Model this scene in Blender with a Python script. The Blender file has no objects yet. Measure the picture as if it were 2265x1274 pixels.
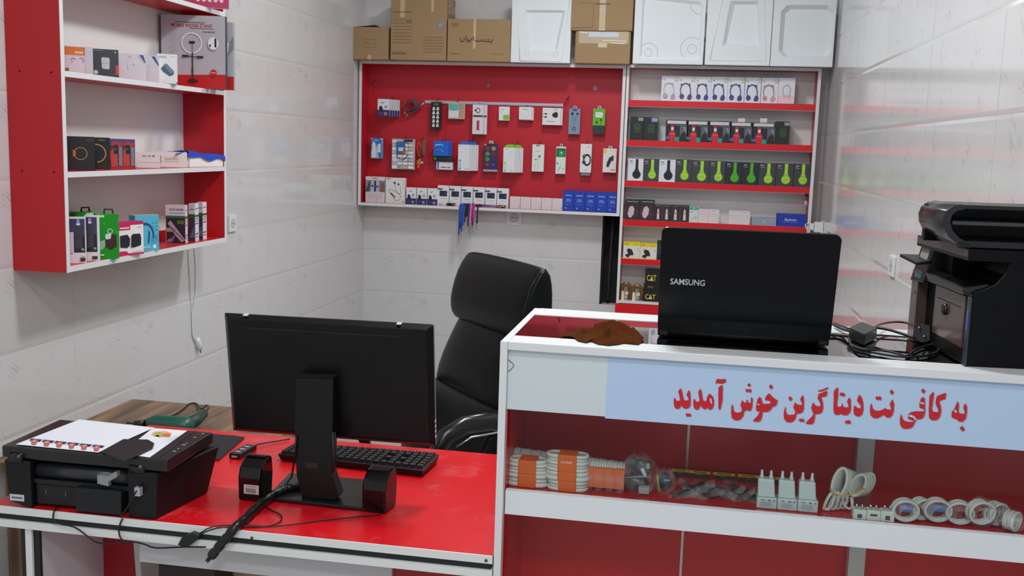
import bpy, bmesh, math, random
from mathutils import Vector, Matrix
random.seed(7)
C = bpy.context.scene.collection
SC = bpy.context.scene

# ---------------------------------------------------------------- camera, world, lights
EYE = 1.55                                   # height of the phone above the floor, metres
YAW, PITCH, ROLL, FPX = -1.73267080e-01, 1.39967374e-01, 3.21435568e-02, 2249.6
PCX, PCY = 1132.5, 637.0
V_F = Vector((math.sin(YAW)*math.cos(PITCH), math.cos(YAW)*math.cos(PITCH), -math.sin(PITCH)))
_r = Vector((math.cos(YAW), -math.sin(YAW), 0)); _u = _r.cross(V_F)
V_R = _r*math.cos(ROLL) + _u*math.sin(ROLL); V_U = -_r*math.sin(ROLL) + _u*math.cos(ROLL)
EYEP = Vector((0, 0, EYE))
cam = bpy.data.cameras.new('camera'); camo = bpy.data.objects.new('camera', cam); C.objects.link(camo)
cam.sensor_width = 36; cam.lens = FPX/2265*36; cam.clip_start = .02
mw = Matrix.Identity(4)
for i, v in enumerate((V_R, V_U, -V_F)):
    for k in range(3): mw[k][i] = v[k]
mw.translation = EYEP
camo.matrix_world = mw; SC.camera = camo
SC.view_settings.view_transform = 'Standard'; SC.view_settings.look = 'None'
SC.view_settings.gamma = 1; SC.view_settings.exposure = -0.08; SC.view_settings.use_curve_mapping = False
W = bpy.data.worlds.new('daylight'); SC.world = W; W.use_nodes = True
W.node_tree.nodes['Background'].inputs[0].default_value = (.82, .9, 1, 1)
W.node_tree.nodes['Background'].inputs[1].default_value = .68
def area(name, loc, power, size, col=(.96, .985, 1), rot=(0, 0, 0), sy=None):
    l = bpy.data.lights.new(name, 'AREA'); l.energy = power; l.size = size; l.color = col
    if sy: l.shape = 'RECTANGLE'; l.size_y = sy
    o = bpy.data.objects.new(name, l); o.location = loc; o.rotation_euler = rot; C.objects.link(o); return o
area('ceiling_lamp_middle', (-.35, 2.55, 2.93), 30, .28)
area('ceiling_lamp_back', (-.5, 4.2, 2.93), 28, .28)
area('ceiling_lamp_front', (-.35, .6, 2.93), 20, .4)
area('fill_light_entrance', (.25, -.75, 2.93), 34, .4)  # unseen fill light, added to brighten the inside of the counter

# pixel of the photograph -> point on a real plane of the room
def ray(x, y): return V_R*((x-PCX)/FPX) - V_U*((y-PCY)/FPX) + V_F
def onX(x, y, X): d = ray(x, y); return EYEP + d*(X/d.x)
def onY(x, y, Y): d = ray(x, y); return EYEP + d*(Y/d.y)
def onZ(x, y, Z): d = ray(x, y); return EYEP + d*((Z-EYE)/d.z)
WL, WR, YB, ZC, ZD, CF = -1.932, .685, 5.832, 1.184, .76, 1.846
CEIL = 2.96

# ---------------------------------------------------------------- materials
def lin(c):
    if isinstance(c, str): c = [int(c[i:i+2], 16)/255 for i in (0, 2, 4)]
    return tuple(((x/12.92) if x <= .04045 else ((x+.055)/1.055)**2.4) for x in c) + (1,)
_M = {}
def M(col, rough=.5, metal=0., spec=.5, bump=0, bscale=60, coat=0):
    key = (col, rough, metal, spec, bump, bscale, coat)
    if key in _M: return _M[key]
    m = bpy.data.materials.new('finish_' + col); m.use_nodes = True
    nt = m.node_tree; b = nt.nodes['Principled BSDF']
    b.inputs['Base Color'].default_value = lin(col); b.inputs['Roughness'].default_value = rough
    b.inputs['Metallic'].default_value = metal; b.inputs['Specular IOR Level'].default_value = spec
    if coat: b.inputs['Coat Weight'].default_value = coat; b.inputs['Coat Roughness'].default_value = .06
    # slight procedural unevenness of the surface finish
    tc = nt.nodes.new('ShaderNodeTexCoord'); n = nt.nodes.new('ShaderNodeTexNoise'); n.inputs['Scale'].default_value = bscale
    nt.links.new(tc.outputs['Object'], n.inputs['Vector'])
    if bump:
        bp = nt.nodes.new('ShaderNodeBump'); bp.inputs['Strength'].default_value = bump; bp.inputs['Distance'].default_value = .002
        nt.links.new(n.outputs['Fac'], bp.inputs['Height']); nt.links.new(bp.outputs['Normal'], b.inputs['Normal'])
    mr = nt.nodes.new('ShaderNodeMapRange'); mr.inputs['To Min'].default_value = max(0, rough-.04); mr.inputs['To Max'].default_value = rough+.04
    nt.links.new(n.outputs['Fac'], mr.inputs['Value']); nt.links.new(mr.outputs['Result'], b.inputs['Roughness'])
    _M[key] = m; return m
def thin_clear(name, tint, gloss, rough=.02, fres=True, ior=1.45):
    m = bpy.data.materials.new(name); m.use_nodes = True; nt = m.node_tree; nt.nodes.clear()
    o = nt.nodes.new('ShaderNodeOutputMaterial'); t = nt.nodes.new('ShaderNodeBsdfTransparent'); g = nt.nodes.new('ShaderNodeBsdfGlossy')
    t.inputs['Color'].default_value = lin(tint); g.inputs['Roughness'].default_value = rough
    mx = nt.nodes.new('ShaderNodeMixShader')
    if fres:
        f = nt.nodes.new('ShaderNodeFresnel'); f.inputs['IOR'].default_value = ior
        a = nt.nodes.new('ShaderNodeMath'); a.operation = 'MULTIPLY_ADD'; a.inputs[1].default_value = gloss; a.inputs[2].default_value = 0; a.use_clamp = True
        nt.links.new(f.outputs[0], a.inputs[0]); nt.links.new(a.outputs[0], mx.inputs[0])
    else: mx.inputs[0].default_value = gloss
    nt.links.new(t.outputs[0], mx.inputs[1]); nt.links.new(g.outputs[0], mx.inputs[2]); nt.links.new(mx.outputs[0], o.inputs[0]); return m
GLASS = thin_clear('clear_glass', 'fafcfb', .4)
def bag_material():
    m = bpy.data.materials.new('clear_plastic_bag'); m.use_nodes = True; nt = m.node_tree; nt.nodes.clear()
    o = nt.nodes.new('ShaderNodeOutputMaterial'); t = nt.nodes.new('ShaderNodeBsdfTransparent'); b = nt.nodes.new('ShaderNodeBsdfPrincipled')
    b.inputs['Base Color'].default_value = lin('e6eaec'); b.inputs['Roughness'].default_value = .12; b.inputs['Specular IOR Level'].default_value = .8
    n = nt.nodes.new('ShaderNodeTexNoise'); n.inputs['Scale'].default_value = 55; n.inputs['Detail'].default_value = 3
    tc = nt.nodes.new('ShaderNodeTexCoord'); nt.links.new(tc.outputs['Object'], n.inputs['Vector'])
    bp = nt.nodes.new('ShaderNodeBump'); bp.inputs['Strength'].default_value = .8; bp.inputs['Distance'].default_value = .006
    nt.links.new(n.outputs['Fac'], bp.inputs['Height']); nt.links.new(bp.outputs[0], b.inputs['Normal'])
    mx = nt.nodes.new('ShaderNodeMixShader'); mr = nt.nodes.new('ShaderNodeMapRange')
    mr.inputs[1].default_value = .35; mr.inputs[2].default_value = .7; mr.inputs['To Min'].default_value = .02; mr.inputs['To Max'].default_value = .2
    nt.links.new(n.outputs['Fac'], mr.inputs[0]); nt.links.new(mr.outputs[0], mx.inputs[0])
    nt.links.new(t.outputs[0], mx.inputs[1]); nt.links.new(b.outputs[0], mx.inputs[2]); nt.links.new(mx.outputs[0], o.inputs[0]); return m
BAG = bag_material()

def tile_material(name, axis, phase):
    m = bpy.data.materials.new(name); m.use_nodes = True; nt = m.node_tree; b = nt.nodes['Principled BSDF']; N = nt.nodes.new; L = nt.links.new
    def math_(op, a, c=None, e=None, clamp=False):
        n = N('ShaderNodeMath'); n.operation = op; n.use_clamp = clamp
        for i, v in enumerate((a, c, e)):
            if v is None: continue
            if isinstance(v, (int, float)): n.inputs[i].default_value = v
            else: L(v, n.inputs[i])
        return n.outputs[0]
    geo = N('ShaderNodeNewGeometry'); sp = N('ShaderNodeSeparateXYZ'); L(geo.outputs['Position'], sp.inputs[0])
    h = sp.outputs[axis]; v = sp.outputs[2]
    U = math_('DIVIDE', math_('SUBTRACT', h, phase-7.57), .757); Vv = math_('DIVIDE', math_('SUBTRACT', v, .903-2.505), .2505)
    fu = math_('FRACT', U); fv = math_('FRACT', Vv)
    def dist(f, size): return math_('MULTIPLY', math_('MINIMUM', f, math_('SUBTRACT', 1, f)), size)
    du = dist(fu, .757); dv = dist(fv, .2505)
    # every tile carries the same print of grey diagonal streaks
    cmb = N('ShaderNodeCombineXYZ'); L(math_('MULTIPLY', fu, .757), cmb.inputs[0]); L(math_('MULTIPLY', fv, .2505), cmb.inputs[1])
    ro = N('ShaderNodeVectorRotate'); ro.rotation_type = 'Z_AXIS'; ro.inputs['Angle'].default_value = math.radians(-38 if name.endswith('right') else 38)
    L(cmb.outputs[0], ro.inputs['Vector'])
    mp = N('ShaderNodeMapping'); mp.inputs['Scale'].default_value = (1.7, 8, 1); L(ro.outputs[0], mp.inputs[0])
    n1 = N('ShaderNodeTexNoise'); n1.inputs['Scale'].default_value = 1.9; n1.inputs['Detail'].default_value = 2.5; n1.inputs['Roughness'].default_value = .5; L(mp.outputs[0], n1.inputs['Vector'])
    n2 = N('ShaderNodeTexNoise'); n2.inputs['Scale'].default_value = 9; n2.inputs['Detail'].default_value = 1; L(cmb.outputs[0], n2.inputs['Vector'])
    line = math_('SUBTRACT', 1, math_('DIVIDE', math_('ABSOLUTE', math_('SUBTRACT', n1.outputs['Fac'], .5)), .012), None, True)
    msk = math_('MULTIPLY', math_('SUBTRACT', n2.outputs['Fac'], .5), 7, None, True)
    vein = math_('MULTIPLY', math_('MULTIPLY', line, msk), .5)
    cloud = math_('MULTIPLY', n2.outputs['Fac'], .06)
    ju = math_('SUBTRACT', 1, math_('DIVIDE', du, .0022), None, True); jv = math_('SUBTRACT', 1, math_('DIVIDE', dv, .0028), None, True)
    joint = math_('MAXIMUM', math_('MULTIPLY', ju, .12), math_('MULTIPLY', jv, .3))
    fac = math_('ADD', math_('MAXIMUM', vein, joint), cloud, None, True)
    mx = N('ShaderNodeMix'); mx.data_type = 'RGBA'; L(fac, mx.inputs[0]); mx.inputs[6].default_value = lin('d3d2d2'); mx.inputs[7].default_value = lin('8b8a8c')
    L(mx.outputs[2], b.inputs['Base Color']); b.inputs['Roughness'].default_value = .1; b.inputs['Specular IOR Level'].default_value = .6
    gu = math_('MULTIPLY', math_('DIVIDE', du, .004, None, True), .4); gv = math_('DIVIDE', dv, .011, None, True)
    hgt = math_('MINIMUM', math_('ADD', gu, .6), gv)
    bp = N('ShaderNodeBump'); bp.inputs['Strength'].default_value = .5; bp.inputs['Distance'].default_value = .0025; L(hgt, bp.inputs['Height']); L(bp.outputs[0], b.inputs['Normal'])
    return m
def card_material(name, col, dark):
    m = bpy.data.materials.new(name); m.use_nodes = True; nt = m.node_tree; b = nt.nodes['Principled BSDF']; N = nt.nodes.new; L = nt.links.new
    tc = N('ShaderNodeTexCoord'); mp = N('ShaderNodeMapping'); mp.inputs['Scale'].default_value = (3, 3, 60); L(tc.outputs['Object'], mp.inputs[0])
    n = N('ShaderNodeTexNoise'); n.inputs['Scale'].default_value = 4; n.inputs['Detail'].default_value = 4; L(mp.outputs[0], n.inputs['Vector'])
    mx = N('ShaderNodeMix'); mx.data_type = 'RGBA'; L(n.outputs['Fac'], mx.inputs[0]); mx.inputs[6].default_value = lin(col); mx.inputs[7].default_value = lin(dark)
    L(mx.outputs[2], b.inputs['Base Color']); b.inputs['Roughness'].default_value = .8; return m
CARD = card_material('brown_cardboard', 'a68a66', '987c58')
CHIP = card_material('raw_chipboard', 'b08a5a', '6b4b2a')
def wood_material():
    m = bpy.data.materials.new('brown_wood'); m.use_nodes = True; nt = m.node_tree; b = nt.nodes['Principled BSDF']; N = nt.nodes.new; L = nt.links.new
    tc = N('ShaderNodeTexCoord'); mp = N('ShaderNodeMapping'); mp.inputs['Scale'].default_value = (9, .9, 1); mp.inputs['Rotation'].default_value = (0, 0, .12); L(tc.outputs['Object'], mp.inputs[0])
    n = N('ShaderNodeTexNoise'); n.inputs['Scale'].default_value = 2.4; n.inputs['Detail'].default_value = 6; L(mp.outputs[0], n.inputs['Vector'])
    cr = N('ShaderNodeValToRGB'); cr.color_ramp.elements[0].position = .35; cr.color_ramp.elements[0].color = lin('4f3724'); cr.color_ramp.elements[1].position = .68; cr.color_ramp.elements[1].color = lin('9a7854')
    L(n.outputs['Fac'], cr.inputs[0]); L(cr.outputs[0], b.inputs['Base Color']); b.inputs['Roughness'].default_value = .35; return m
WOOD = wood_material()
def red_desk_material():
    m = bpy.data.materials.new('worn_red_laminate'); m.use_nodes = True; nt = m.node_tree; b = nt.nodes['Principled BSDF']; N = nt.nodes.new; L = nt.links.new
    tc = N('ShaderNodeTexCoord'); n = N('ShaderNodeTexNoise'); n.inputs['Scale'].default_value = 7; n.inputs['Detail'].default_value = 8; n.inputs['Roughness'].default_value = .7; L(tc.outputs['Object'], n.inputs['Vector'])
    n2 = N('ShaderNodeTexNoise'); n2.inputs['Scale'].default_value = 160; n2.inputs['Detail'].default_value = 3; L(tc.outputs['Object'], n2.inputs['Vector'])
    cr = N('ShaderNodeValToRGB'); cr.color_ramp.elements[0].position = .55; cr.color_ramp.elements[0].color = (0, 0, 0, 1); cr.color_ramp.elements[1].position = .78; cr.color_ramp.elements[1].color = (.7, .7, .7, 1)
    mu = N('ShaderNodeMath'); mu.operation = 'MULTIPLY'; L(n.outputs['Fac'], cr.inputs[0]); L(cr.outputs[0], mu.inputs[0]); L(n2.outputs['Fac'], mu.inputs[1])
    mx = N('ShaderNodeMix'); mx.data_type = 'RGBA'; L(mu.outputs[0], mx.inputs[0]); mx.inputs[6].default_value = lin('cf101b'); mx.inputs[7].default_value = lin('e08a8c')
    L(mx.outputs[2], b.inputs['Base Color']); b.inputs['Roughness'].default_value = .3; return m
RED_DESK = red_desk_material()
WHITE = M('dcdedf', .3); WHITEM = M('e6e6e4', .6); RED = M('c0141f', .38); REDB = M('c01a2c', .42); REDK = M('8d0a14', .3)
BLACK = M('060607', .38, spec=.35); BLACKG = M('040405', .12, spec=.45); BLACKM = M('0d0e0f', .6, spec=.3, bump=.3, bscale=400); GREY = M('74777c', .45)
FOAM = M('e3e9ec', .75, bump=.35, bscale=260); LEATHER = M('05090a', .38, spec=.2, bump=.2, bscale=220); CHROME = M('c9ccd0', .18, 1)
CABLE = M('101012', .45); CABLEW = M('dfe2e0', .45); DARKBOX = M('20242a', .4)
BROWN_CLOTH = M('50290f', 1.0, spec=.05, bump=.9, bscale=500)

# ---------------------------------------------------------------- mesh builder
class MB:
    def __init__(s): s.v = []; s.f = []; s.mi = []; s.sm = []; s.mats = []; s.T = Matrix.Identity(4)
    def idx(s, m):
        if m not in s.mats: s.mats.append(m)
        return s.mats.index(m)
    def add(s, vs, fs, m, smooth=False):
        o = len(s.v); s.v += [s.T @ Vector(v) for v in vs]; k = s.idx(m)
        for f in fs: s.f.append([o+i for i in f]); s.mi.append(k); s.sm.append(smooth)
        return s
    def box(s, x0, y0, z0, x1, y1, z1, m):
        x0, x1 = min(x0, x1), max(x0, x1); y0, y1 = min(y0, y1), max(y0, y1); z0, z1 = min(z0, z1), max(z0, z1)
        return s.hexa([(x0, y0, z0), (x1, y0, z0), (x1, y1, z0), (x0, y1, z0)], [(x0, y0, z1), (x1, y0, z1), (x1, y1, z1), (x0, y1, z1)], m)
    def hexa(s, b, t, m):
        return s.add(list(b)+list(t), [(3, 2, 1, 0), (4, 5, 6, 7), (0, 1, 5, 4), (1, 2, 6, 5), (2, 3, 7, 6), (3, 0, 4, 7)], m)
    def poly(s, pts, m): return s.add(pts, [tuple(range(len(pts)))], m)
    def prism(s, pts, off, m, caps=True, smooth=False):
        n = len(pts); off = Vector(off); vs = [Vector(p) for p in pts]; vs += [p+off for p in vs]
        if smooth:
            s.add(vs, [(i, (i+1) % n, n+(i+1) % n, n+i) for i in range(n)], m, True)
            if caps: s.add(vs, [tuple(range(n-1, -1, -1)), tuple(range(n, 2*n))], m)
        else:
            fs = [(i, (i+1) % n, n+(i+1) % n, n+i) for i in range(n)]
            if caps: fs += [tuple(range(n-1, -1, -1)), tuple(range(n, 2*n))]
            s.add(vs, fs, m)
        return s
    def tube(s, pts, r, m, n=8, closed=False, flat=1.0):
        pts = [Vector(p) for p in pts]; N = len(pts); vs = []; up = None
        rr = r if isinstance(r, (list, tuple)) else [r]*N
        for i, p in enumerate(pts):
            a = pts[(i-1) % N] if (closed or i) else p; b = pts[(i+1) % N] if (closed or i < N-1) else p
            t = (b-a).normalized() if (b-a).length > 1e-9 else Vector((0, 0, 1))
            if up is None: up = Vector((0, 0, 1)) if abs(t.z) < .9 else Vector((1, 0, 0))
            x = t.cross(up)
            if x.length < 1e-6: x = t.cross(Vector((0, 1, 0)))
            x.normalize(); up = x.cross(t).normalized()
            for k in range(n):
                an = 2*math.pi*k/n; vs.append(p + x*math.cos(an)*rr[i] + up*math.sin(an)*rr[i]*flat)
        fs = []
        for i in range(N if closed else N-1):
            j = (i+1) % N
            for k in range(n): k2 = (k+1) % n; fs.append((i*n+k, i*n+k2, j*n+k2, j*n+k))
        if not closed: fs += [tuple(range(n-1, -1, -1)), tuple((N-1)*n+k for k in range(n))]
        return s.add(vs, fs, m, True)
    def cyl(s, a, b, r, m, n=16, r2=None):
        return s.tube([a, b], [r, r if r2 is None else r2], m, n) if True else s
    def disc(s, c, r, m, ax=(1, 0, 0), ay=(0, 0, 1), n=20, r0=0, asp=1):
        c = Vector(c); ax = Vector(ax); ay = Vector(ay)
        if r0 <= 0: return s.add([c+ax*math.cos(2*math.pi*k/n)*r+ay*math.sin(2*math.pi*k/n)*r*asp for k in range(n)], [tuple(range(n))], m)
        vs = [c+(ax*math.cos(2*math.pi*k/n)+ay*math.sin(2*math.pi*k/n)*asp)*q for q in (r, r0) for k in range(n)]
        return s.add(vs, [(k, (k+1) % n, n+(k+1) % n, n+k) for k in range(n)], m)
    def sphere(s, c, r, m, n=14, sc=(1, 1, 1)):
        vs = []; c = Vector(c)
        for i in range(n//2+1):
            th = math.pi*i/(n//2)
            for k in range(n): ph = 2*math.pi*k/n; vs.append(c+Vector((r*sc[0]*math.sin(th)*math.cos(ph), r*sc[1]*math.sin(th)*math.sin(ph), r*sc[2]*math.cos(th))))
        return s.add(vs, [(i*n+k, i*n+(k+1) % n, (i+1)*n+(k+1) % n, (i+1)*n+k) for i in range(n//2) for k in range(n)], m, True)
    def grid(s, fn, nu, nv, m, smooth=True, closed_u=False):
        vs = [Vector(fn(i/nu if closed_u else i/(nu-1), j/(nv-1))) for i in range(nu) for j in range(nv)]
        fs = [(i*nv+j, ((i+1) % nu)*nv+j, ((i+1) % nu)*nv+j+1, i*nv+j+1) for i in range(nu if closed_u else nu-1) for j in range(nv-1)]
        return s.add(vs, fs, m, smooth)
    def build(s, name, parent=None, bevel=0, sub=0, solid=0, **tags):
        me = bpy.data.meshes.new(name); me.from_pydata([tuple(v) for v in s.v], [], s.f)
        for m in s.mats: me.materials.append(m)
        me.polygons.foreach_set('material_index', s.mi); me.polygons.foreach_set('use_smooth', s.sm); me.update()
        bm = bmesh.new(); bm.from_mesh(me)
        if bevel or sub or solid: bmesh.ops.remove_doubles(bm, verts=bm.verts, dist=1e-5)
        big = [f for f in bm.faces if len(f.verts) > 4]
        if big: bmesh.ops.triangulate(bm, faces=big, ngon_method='EAR_CLIP')
        bm.to_mesh(me); bm.free()
        o = bpy.data.objects.new(name, me); C.objects.link(o)
        if parent: o.parent = parent
        if solid: md = o.modifiers.new('thickness', 'SOLIDIFY'); md.thickness = solid
        if bevel: md = o.modifiers.new('rounded', 'BEVEL'); md.width = bevel; md.segments = 2; md.limit_method = 'ANGLE'
        if sub: md = o.modifiers.new('smooth', 'SUBSURF'); md.levels = md.render_levels = sub
        tag(o, **tags); return o
def tag(o, label=None, cat=None, group=None, kind=None):
    if label: o['label'] = label
    if cat: o['category'] = cat
    if group: o['group'] = group
    if kind: o['kind'] = kind
    return o
def thing(name, mat, label, cat, group=None):
    o = bpy.data.objects.new(name, None); o.empty_display_size = .05; C.objects.link(o)
    o.matrix_world = mat if isinstance(mat, Matrix) else Matrix.Translation(mat)
    return tag(o, label, cat, group)
def copy_thing(o, mat, label=None):
    c = o.copy(); C.objects.link(c); c.matrix_world = mat
    if label: c['label'] = label
    for ch in list(o.children):
        d = ch.copy(); C.objects.link(d); d.parent = c
        for g in list(ch.children): e = g.copy(); C.objects.link(e); e.parent = d
    return c
def frame(P0, P1, up=(0, 0, 1)):                       # local x along P0->P1, z up, y away from the viewer
    x = (Vector(P1)-Vector(P0)); w = x.length; x.normalize(); up = Vector(up).normalized()
    y = up.cross(x).normalized(); z = x.cross(y)
    m = Matrix.Identity(4)
    for i, v in enumerate((x, y, z)):
        for k in range(3): m[k][i] = v[k]
    m.translation = Vector(P0); return m, w
_T = {}
def text_mesh(t):
    if t not in _T:
        cu = bpy.data.curves.new('writing', 'FONT'); cu.body = t; cu.align_x = 'CENTER'; cu.align_y = 'CENTER'; cu.resolution_u = 3; cu.offset = .012
        ob = bpy.data.objects.new('writing', cu); C.objects.link(ob); bpy.context.view_layer.update()
        me = bpy.data.meshes.new_from_object(ob.evaluated_get(bpy.context.evaluated_depsgraph_get()))
        vs = [v.co.copy() for v in me.vertices]; fs = [tuple(p.vertices) for p in me.polygons]
        bpy.data.objects.remove(ob); bpy.data.meshes.remove(me); bpy.data.curves.remove(cu)
        if vs:
            x0 = min(v.x for v in vs); x1 = max(v.x for v in vs); y0 = min(v.y for v in vs); y1 = max(v.y for v in vs)
            vs = [Vector(((v.x-(x0+x1)/2)/(y1-y0), (v.y-(y0+y1)/2)/(y1-y0), 0)) for v in vs]; asp = (x1-x0)/(y1-y0)
        _T[t] = (vs, fs, asp)
    return _T[t]
def prints(mb, w, h, items, y0=0, eps=.00035, sx=1, ox=0, oz=0):
    """flat printed graphics on the front (-y) face; u,v in 0..1 of the face, radii and widths in face widths"""
    k = 0
    for it in items:
        k += 1; y = y0-eps*k; t = it[0]
        P = lambda u, v: Vector((ox+u*w, y, oz+v*h))
        if t == 'r': _, a, b, c, d, col = it; mb.poly([P(a, b), P(c, b), P(c, d), P(a, d)], M(col, .4))
        elif t == 'c': u, v, r, col = it[1:5]; mb.disc(P(u, v), r*w, M(col, .4), asp=it[5] if len(it) > 5 else 1)
        elif t == 'o': u, v, r, th, col = it[1:6]; mb.disc(P(u, v), r*w, M(col, .4), r0=(r-th)*w, n=28, asp=it[6] if len(it) > 6 else 1)
        elif t == 'p': mb.poly([P(*q) for q in it[1]], M(it[2], .4))
        elif t == 'l':
            pts, th, col = it[1:4]; pts = [P(*q) for q in pts]; th = th*w/2
            for a, b in zip(pts, pts[1:]):
                d = (b-a)
                if d.length < 1e-9: continue
                d.normalize(); n = Vector((-d.z, 0, d.x))*th; a = a-d*th*.5; b = b+d*th*.5
                mb.poly([a-n, b-n, b+n, a+n], M(col, .4)); 
        elif t == 'a':                                   # arc: u,v,r,a0,a1,th,col
            u, v, r, a0, a1, th, col = it[1:8]; asp = it[8] if len(it) > 8 else 1; n = 14; vs = []
            for q in (r, r-th):
                for i in range(n+1):
                    an = math.radians(a0+(a1-a0)*i/n); vs.append(P(u, v)+Vector((math.cos(an)*q*w, 0, math.sin(an)*q*w*asp)))
            mb.add(vs, [(i, i+1, n+2+i, n+1+i) for i in range(n)], M(col, .4))
        elif t == 't':                                   # u,v,height(of face h),text,col,[max width]
            u, v, hh, tx, col = it[1:6]; vs, fs, asp = text_mesh(tx); s = hh*h; fx = 1
            if len(it) > 6 and asp*s > it[6]*w: fx = it[6]*w/(asp*s)
            c = P(u, v); mb.add([c+Vector((q.x*s*fx, 0, q.y*s)) for q in vs], fs, M(col, .4))
def carton(name, label, cat, group, P0, P1, h, d, body, pr=(), side=None, top=None, bevel=0, extra=None):
    """one box: front-left-bottom P0, front-right-bottom P1"""
    m, w = frame(P0, P1); mb = MB(); B = body if not isinstance(body, str) else M(body, .4)
    S = B if side is None else M(side, .4); T = S if top is None else M(top, .4)
    mb.add([(0, 0, 0), (w, 0, 0), (w, d, 0), (0, d, 0), (0, 0, h), (w, 0, h), (w, d, h), (0, d, h)], [(0, 1, 5, 4)], B)
    mb.add([(0, 0, 0), (w, 0, 0), (w, d, 0), (0, d, 0), (0, 0, h), (w, 0, h), (w, d, h), (0, d, h)], [(3, 2, 1, 0), (1, 2, 6, 5), (2, 3, 7, 6), (3, 0, 4, 7)], S)
    mb.add([(0, 0, h), (w, 0, h), (w, d, h), (0, d, h)], [(0, 1, 2, 3)], T)
    prints(mb, w, h, pr)
    if extra: extra(mb, w, h, d)
    o = mb.build(name, None, bevel, label=label, cat=cat, group=group); o.matrix_world = m; return o
def rect(x0, y0, x1, y1, Y):
    c = onY((x0+x1)/2, (y0+y1)/2, Y); dist = (c-EYEP).dot(V_F); k = dist/FPX
    w = (x1-x0)*k*1.015; h = (y1-y0)*k*1.01
    return c, w, h
def pbox(name, label, cat, group, rc, Y, d, body, pr=(), zb=None, **kw):
    c, w, h = rect(*rc, Y); z0 = c.z-h/2 if zb is None else zb; h = h if zb is None else c.z+h/2-zb
    return carton(name, label, cat, group, Vector((c.x-w/2, Y, z0)), Vector((c.x+w/2, Y, z0)), h, d, body, pr, **kw)
ORD = ['leftmost', 'second from the left', 'third from the left', 'fourth from the left', 'fifth from the left', 'sixth from the left', 'seventh from the left', 'eighth from the left', 'ninth from the left', 'tenth from the left', 'eleventh from the left']
# ---------------------------------------------------------------- the room
def struct(name, mb, **k):
    o = mb.build(name, **k); o['kind'] = 'structure'; return o
T_LEFT = tile_material('marble_print_tiles_left', 1, 2.915); T_BACK = tile_material('marble_print_tiles_back', 0, -.505); T_RIGHT = tile_material('marble_print_tiles_right', 1, 2.568)
struct('wall_left', MB().box(WL-.12, -1.2, 0, WL, YB+.12, CEIL, T_LEFT))
wb = MB(); HX0, HX1, HZ0, HZ1 = -.505, -.405, .651, 1.20; DK = M('121211', .9, bump=1, bscale=70)
wb.box(WL, YB, 0, HX0, YB+.12, CEIL, T_BACK).box(HX1, YB, 0, WR, YB+.12, CEIL, T_BACK)
wb.box(HX0, YB, 0, HX1, YB+.12, HZ0, T_BACK).box(HX0, YB, HZ1, HX1, YB+.12, CEIL, T_BACK).box(HX0, YB+.07, HZ0, HX1, YB+.12, HZ1, DK)
wb.box(HX0+.001, YB+.004, HZ0, HX0+.012, YB+.07, HZ1, DK)
struct('wall_back', wb)
pipe = MB(); pipe.tube([(HX0+.045, YB+.035, HZ0+.02), (HX0+.048, YB+.04, .85), (HX0+.052, YB+.038, 1.0), (HX0+.056, YB+.04, 1.19)], .009, M('2b2d33', .5), 10)
tag(pipe.build('conduit_pipe'), 'dark conduit pipe inside the unfinished wall slot', 'pipe')
struct('wall_right', MB().box(WR, 2.29, 0, WR+.12, YB+.12, CEIL, T_RIGHT))
struct('wall_return', MB().box(WR+.12, 2.29, 0, 2.1, 2.41, CEIL, T_BACK))
struct('wall_side', MB().box(2.1, -1.2, 0, 2.22, 2.41, CEIL, T_RIGHT))
struct('floor', MB().box(WL-.12, -1.2, -.1, 2.22, YB+.12, 0, M('b9b4ae', .2)))
struct('ceiling', MB().box(WL-.12, -1.2, CEIL, 2.22, YB+.12, CEIL+.1, M('eceae6', .8)))

# ---------------------------------------------------------------- shelf cabinet on the left wall
CX, CY0, CY1 = -1.76, 2.632, 3.652; th = .016
LZ = {'bottom': 1.144, 'mid': 1.4165, 'up': 1.6995, 'top': 1.988}
lc = thing('wall_cabinet', Vector((WL, CY0, 1.144)), 'red and white open shelf cabinet hung on the left wall', 'cabinet')
def lpart(name, mb, **k):
    mb.v = [v-Vector((WL, CY0, 1.144)) for v in mb.v]; return mb.build(name, lc, **k)
EDGE = .0012
def edged(x0, y0, z0, x1, y1, z1, m=RED, face='x'):
    mb = MB().box(x0, y0, z0, x1-(EDGE if face == 'x' else 0), y1, z1, m)
    if face == 'x': mb.box(x1-EDGE, y0, z0, x1, y1, z1, WHITE)
    else: mb.v and mb.box(x0, y0-EDGE, z0, x1, y0, z1, WHITE)
    return mb
m_ = edged(WL+.001, CY0, LZ['bottom'], CX, CY0+th, 2.31)
for px, py in ((43, 157), (113, 160), (49, 378), (119, 381)):
    p = onY(px, py, CY0-.0006); m_.disc(p, .003, BLACK)
lpart('side_panel', m_); lpart('side_panel', edged(WL+.001, CY1-th, LZ['bottom'], CX, CY1, 2.31))
bp_ = edged(WL+.001, CY0+th, LZ['bottom']+.0005, CX, CY1-th, LZ['bottom']+th+.002)
bp_.poly([(WL+.002, CY0, 1.1438), (WL+.002, CY1, 1.1438), (CX-.002, CY1, 1.1438), (CX-.002, CY0, 1.1438)], CHIP); lpart('bottom_panel', bp_)
for k in ('mid', 'up', 'top'): lpart('shelf', edged(WL+.012, CY0+th, LZ[k], CX, CY1-th, LZ[k]+th))
lpart('top_panel', edged(WL+.001, CY0+th, 2.294, CX, CY1-th, 2.31))
bk = MB().box(WL+.0015, CY0+th, LZ['bottom']+.004, WL+.006, CY1-th, 2.294, M('dedddb', .4)); bk.disc(Vector((WL+.0064, 2.86, 1.88)), .0045, BLACK, ax=(0, 1, 0)); lpart('back_panel', bk)
lpart('back_rail', MB().box(WL+.006, CY0+th, LZ['bottom']+th+.002, WL+.018, CY1-th, LZ['bottom']+th+.036, RED))

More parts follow.
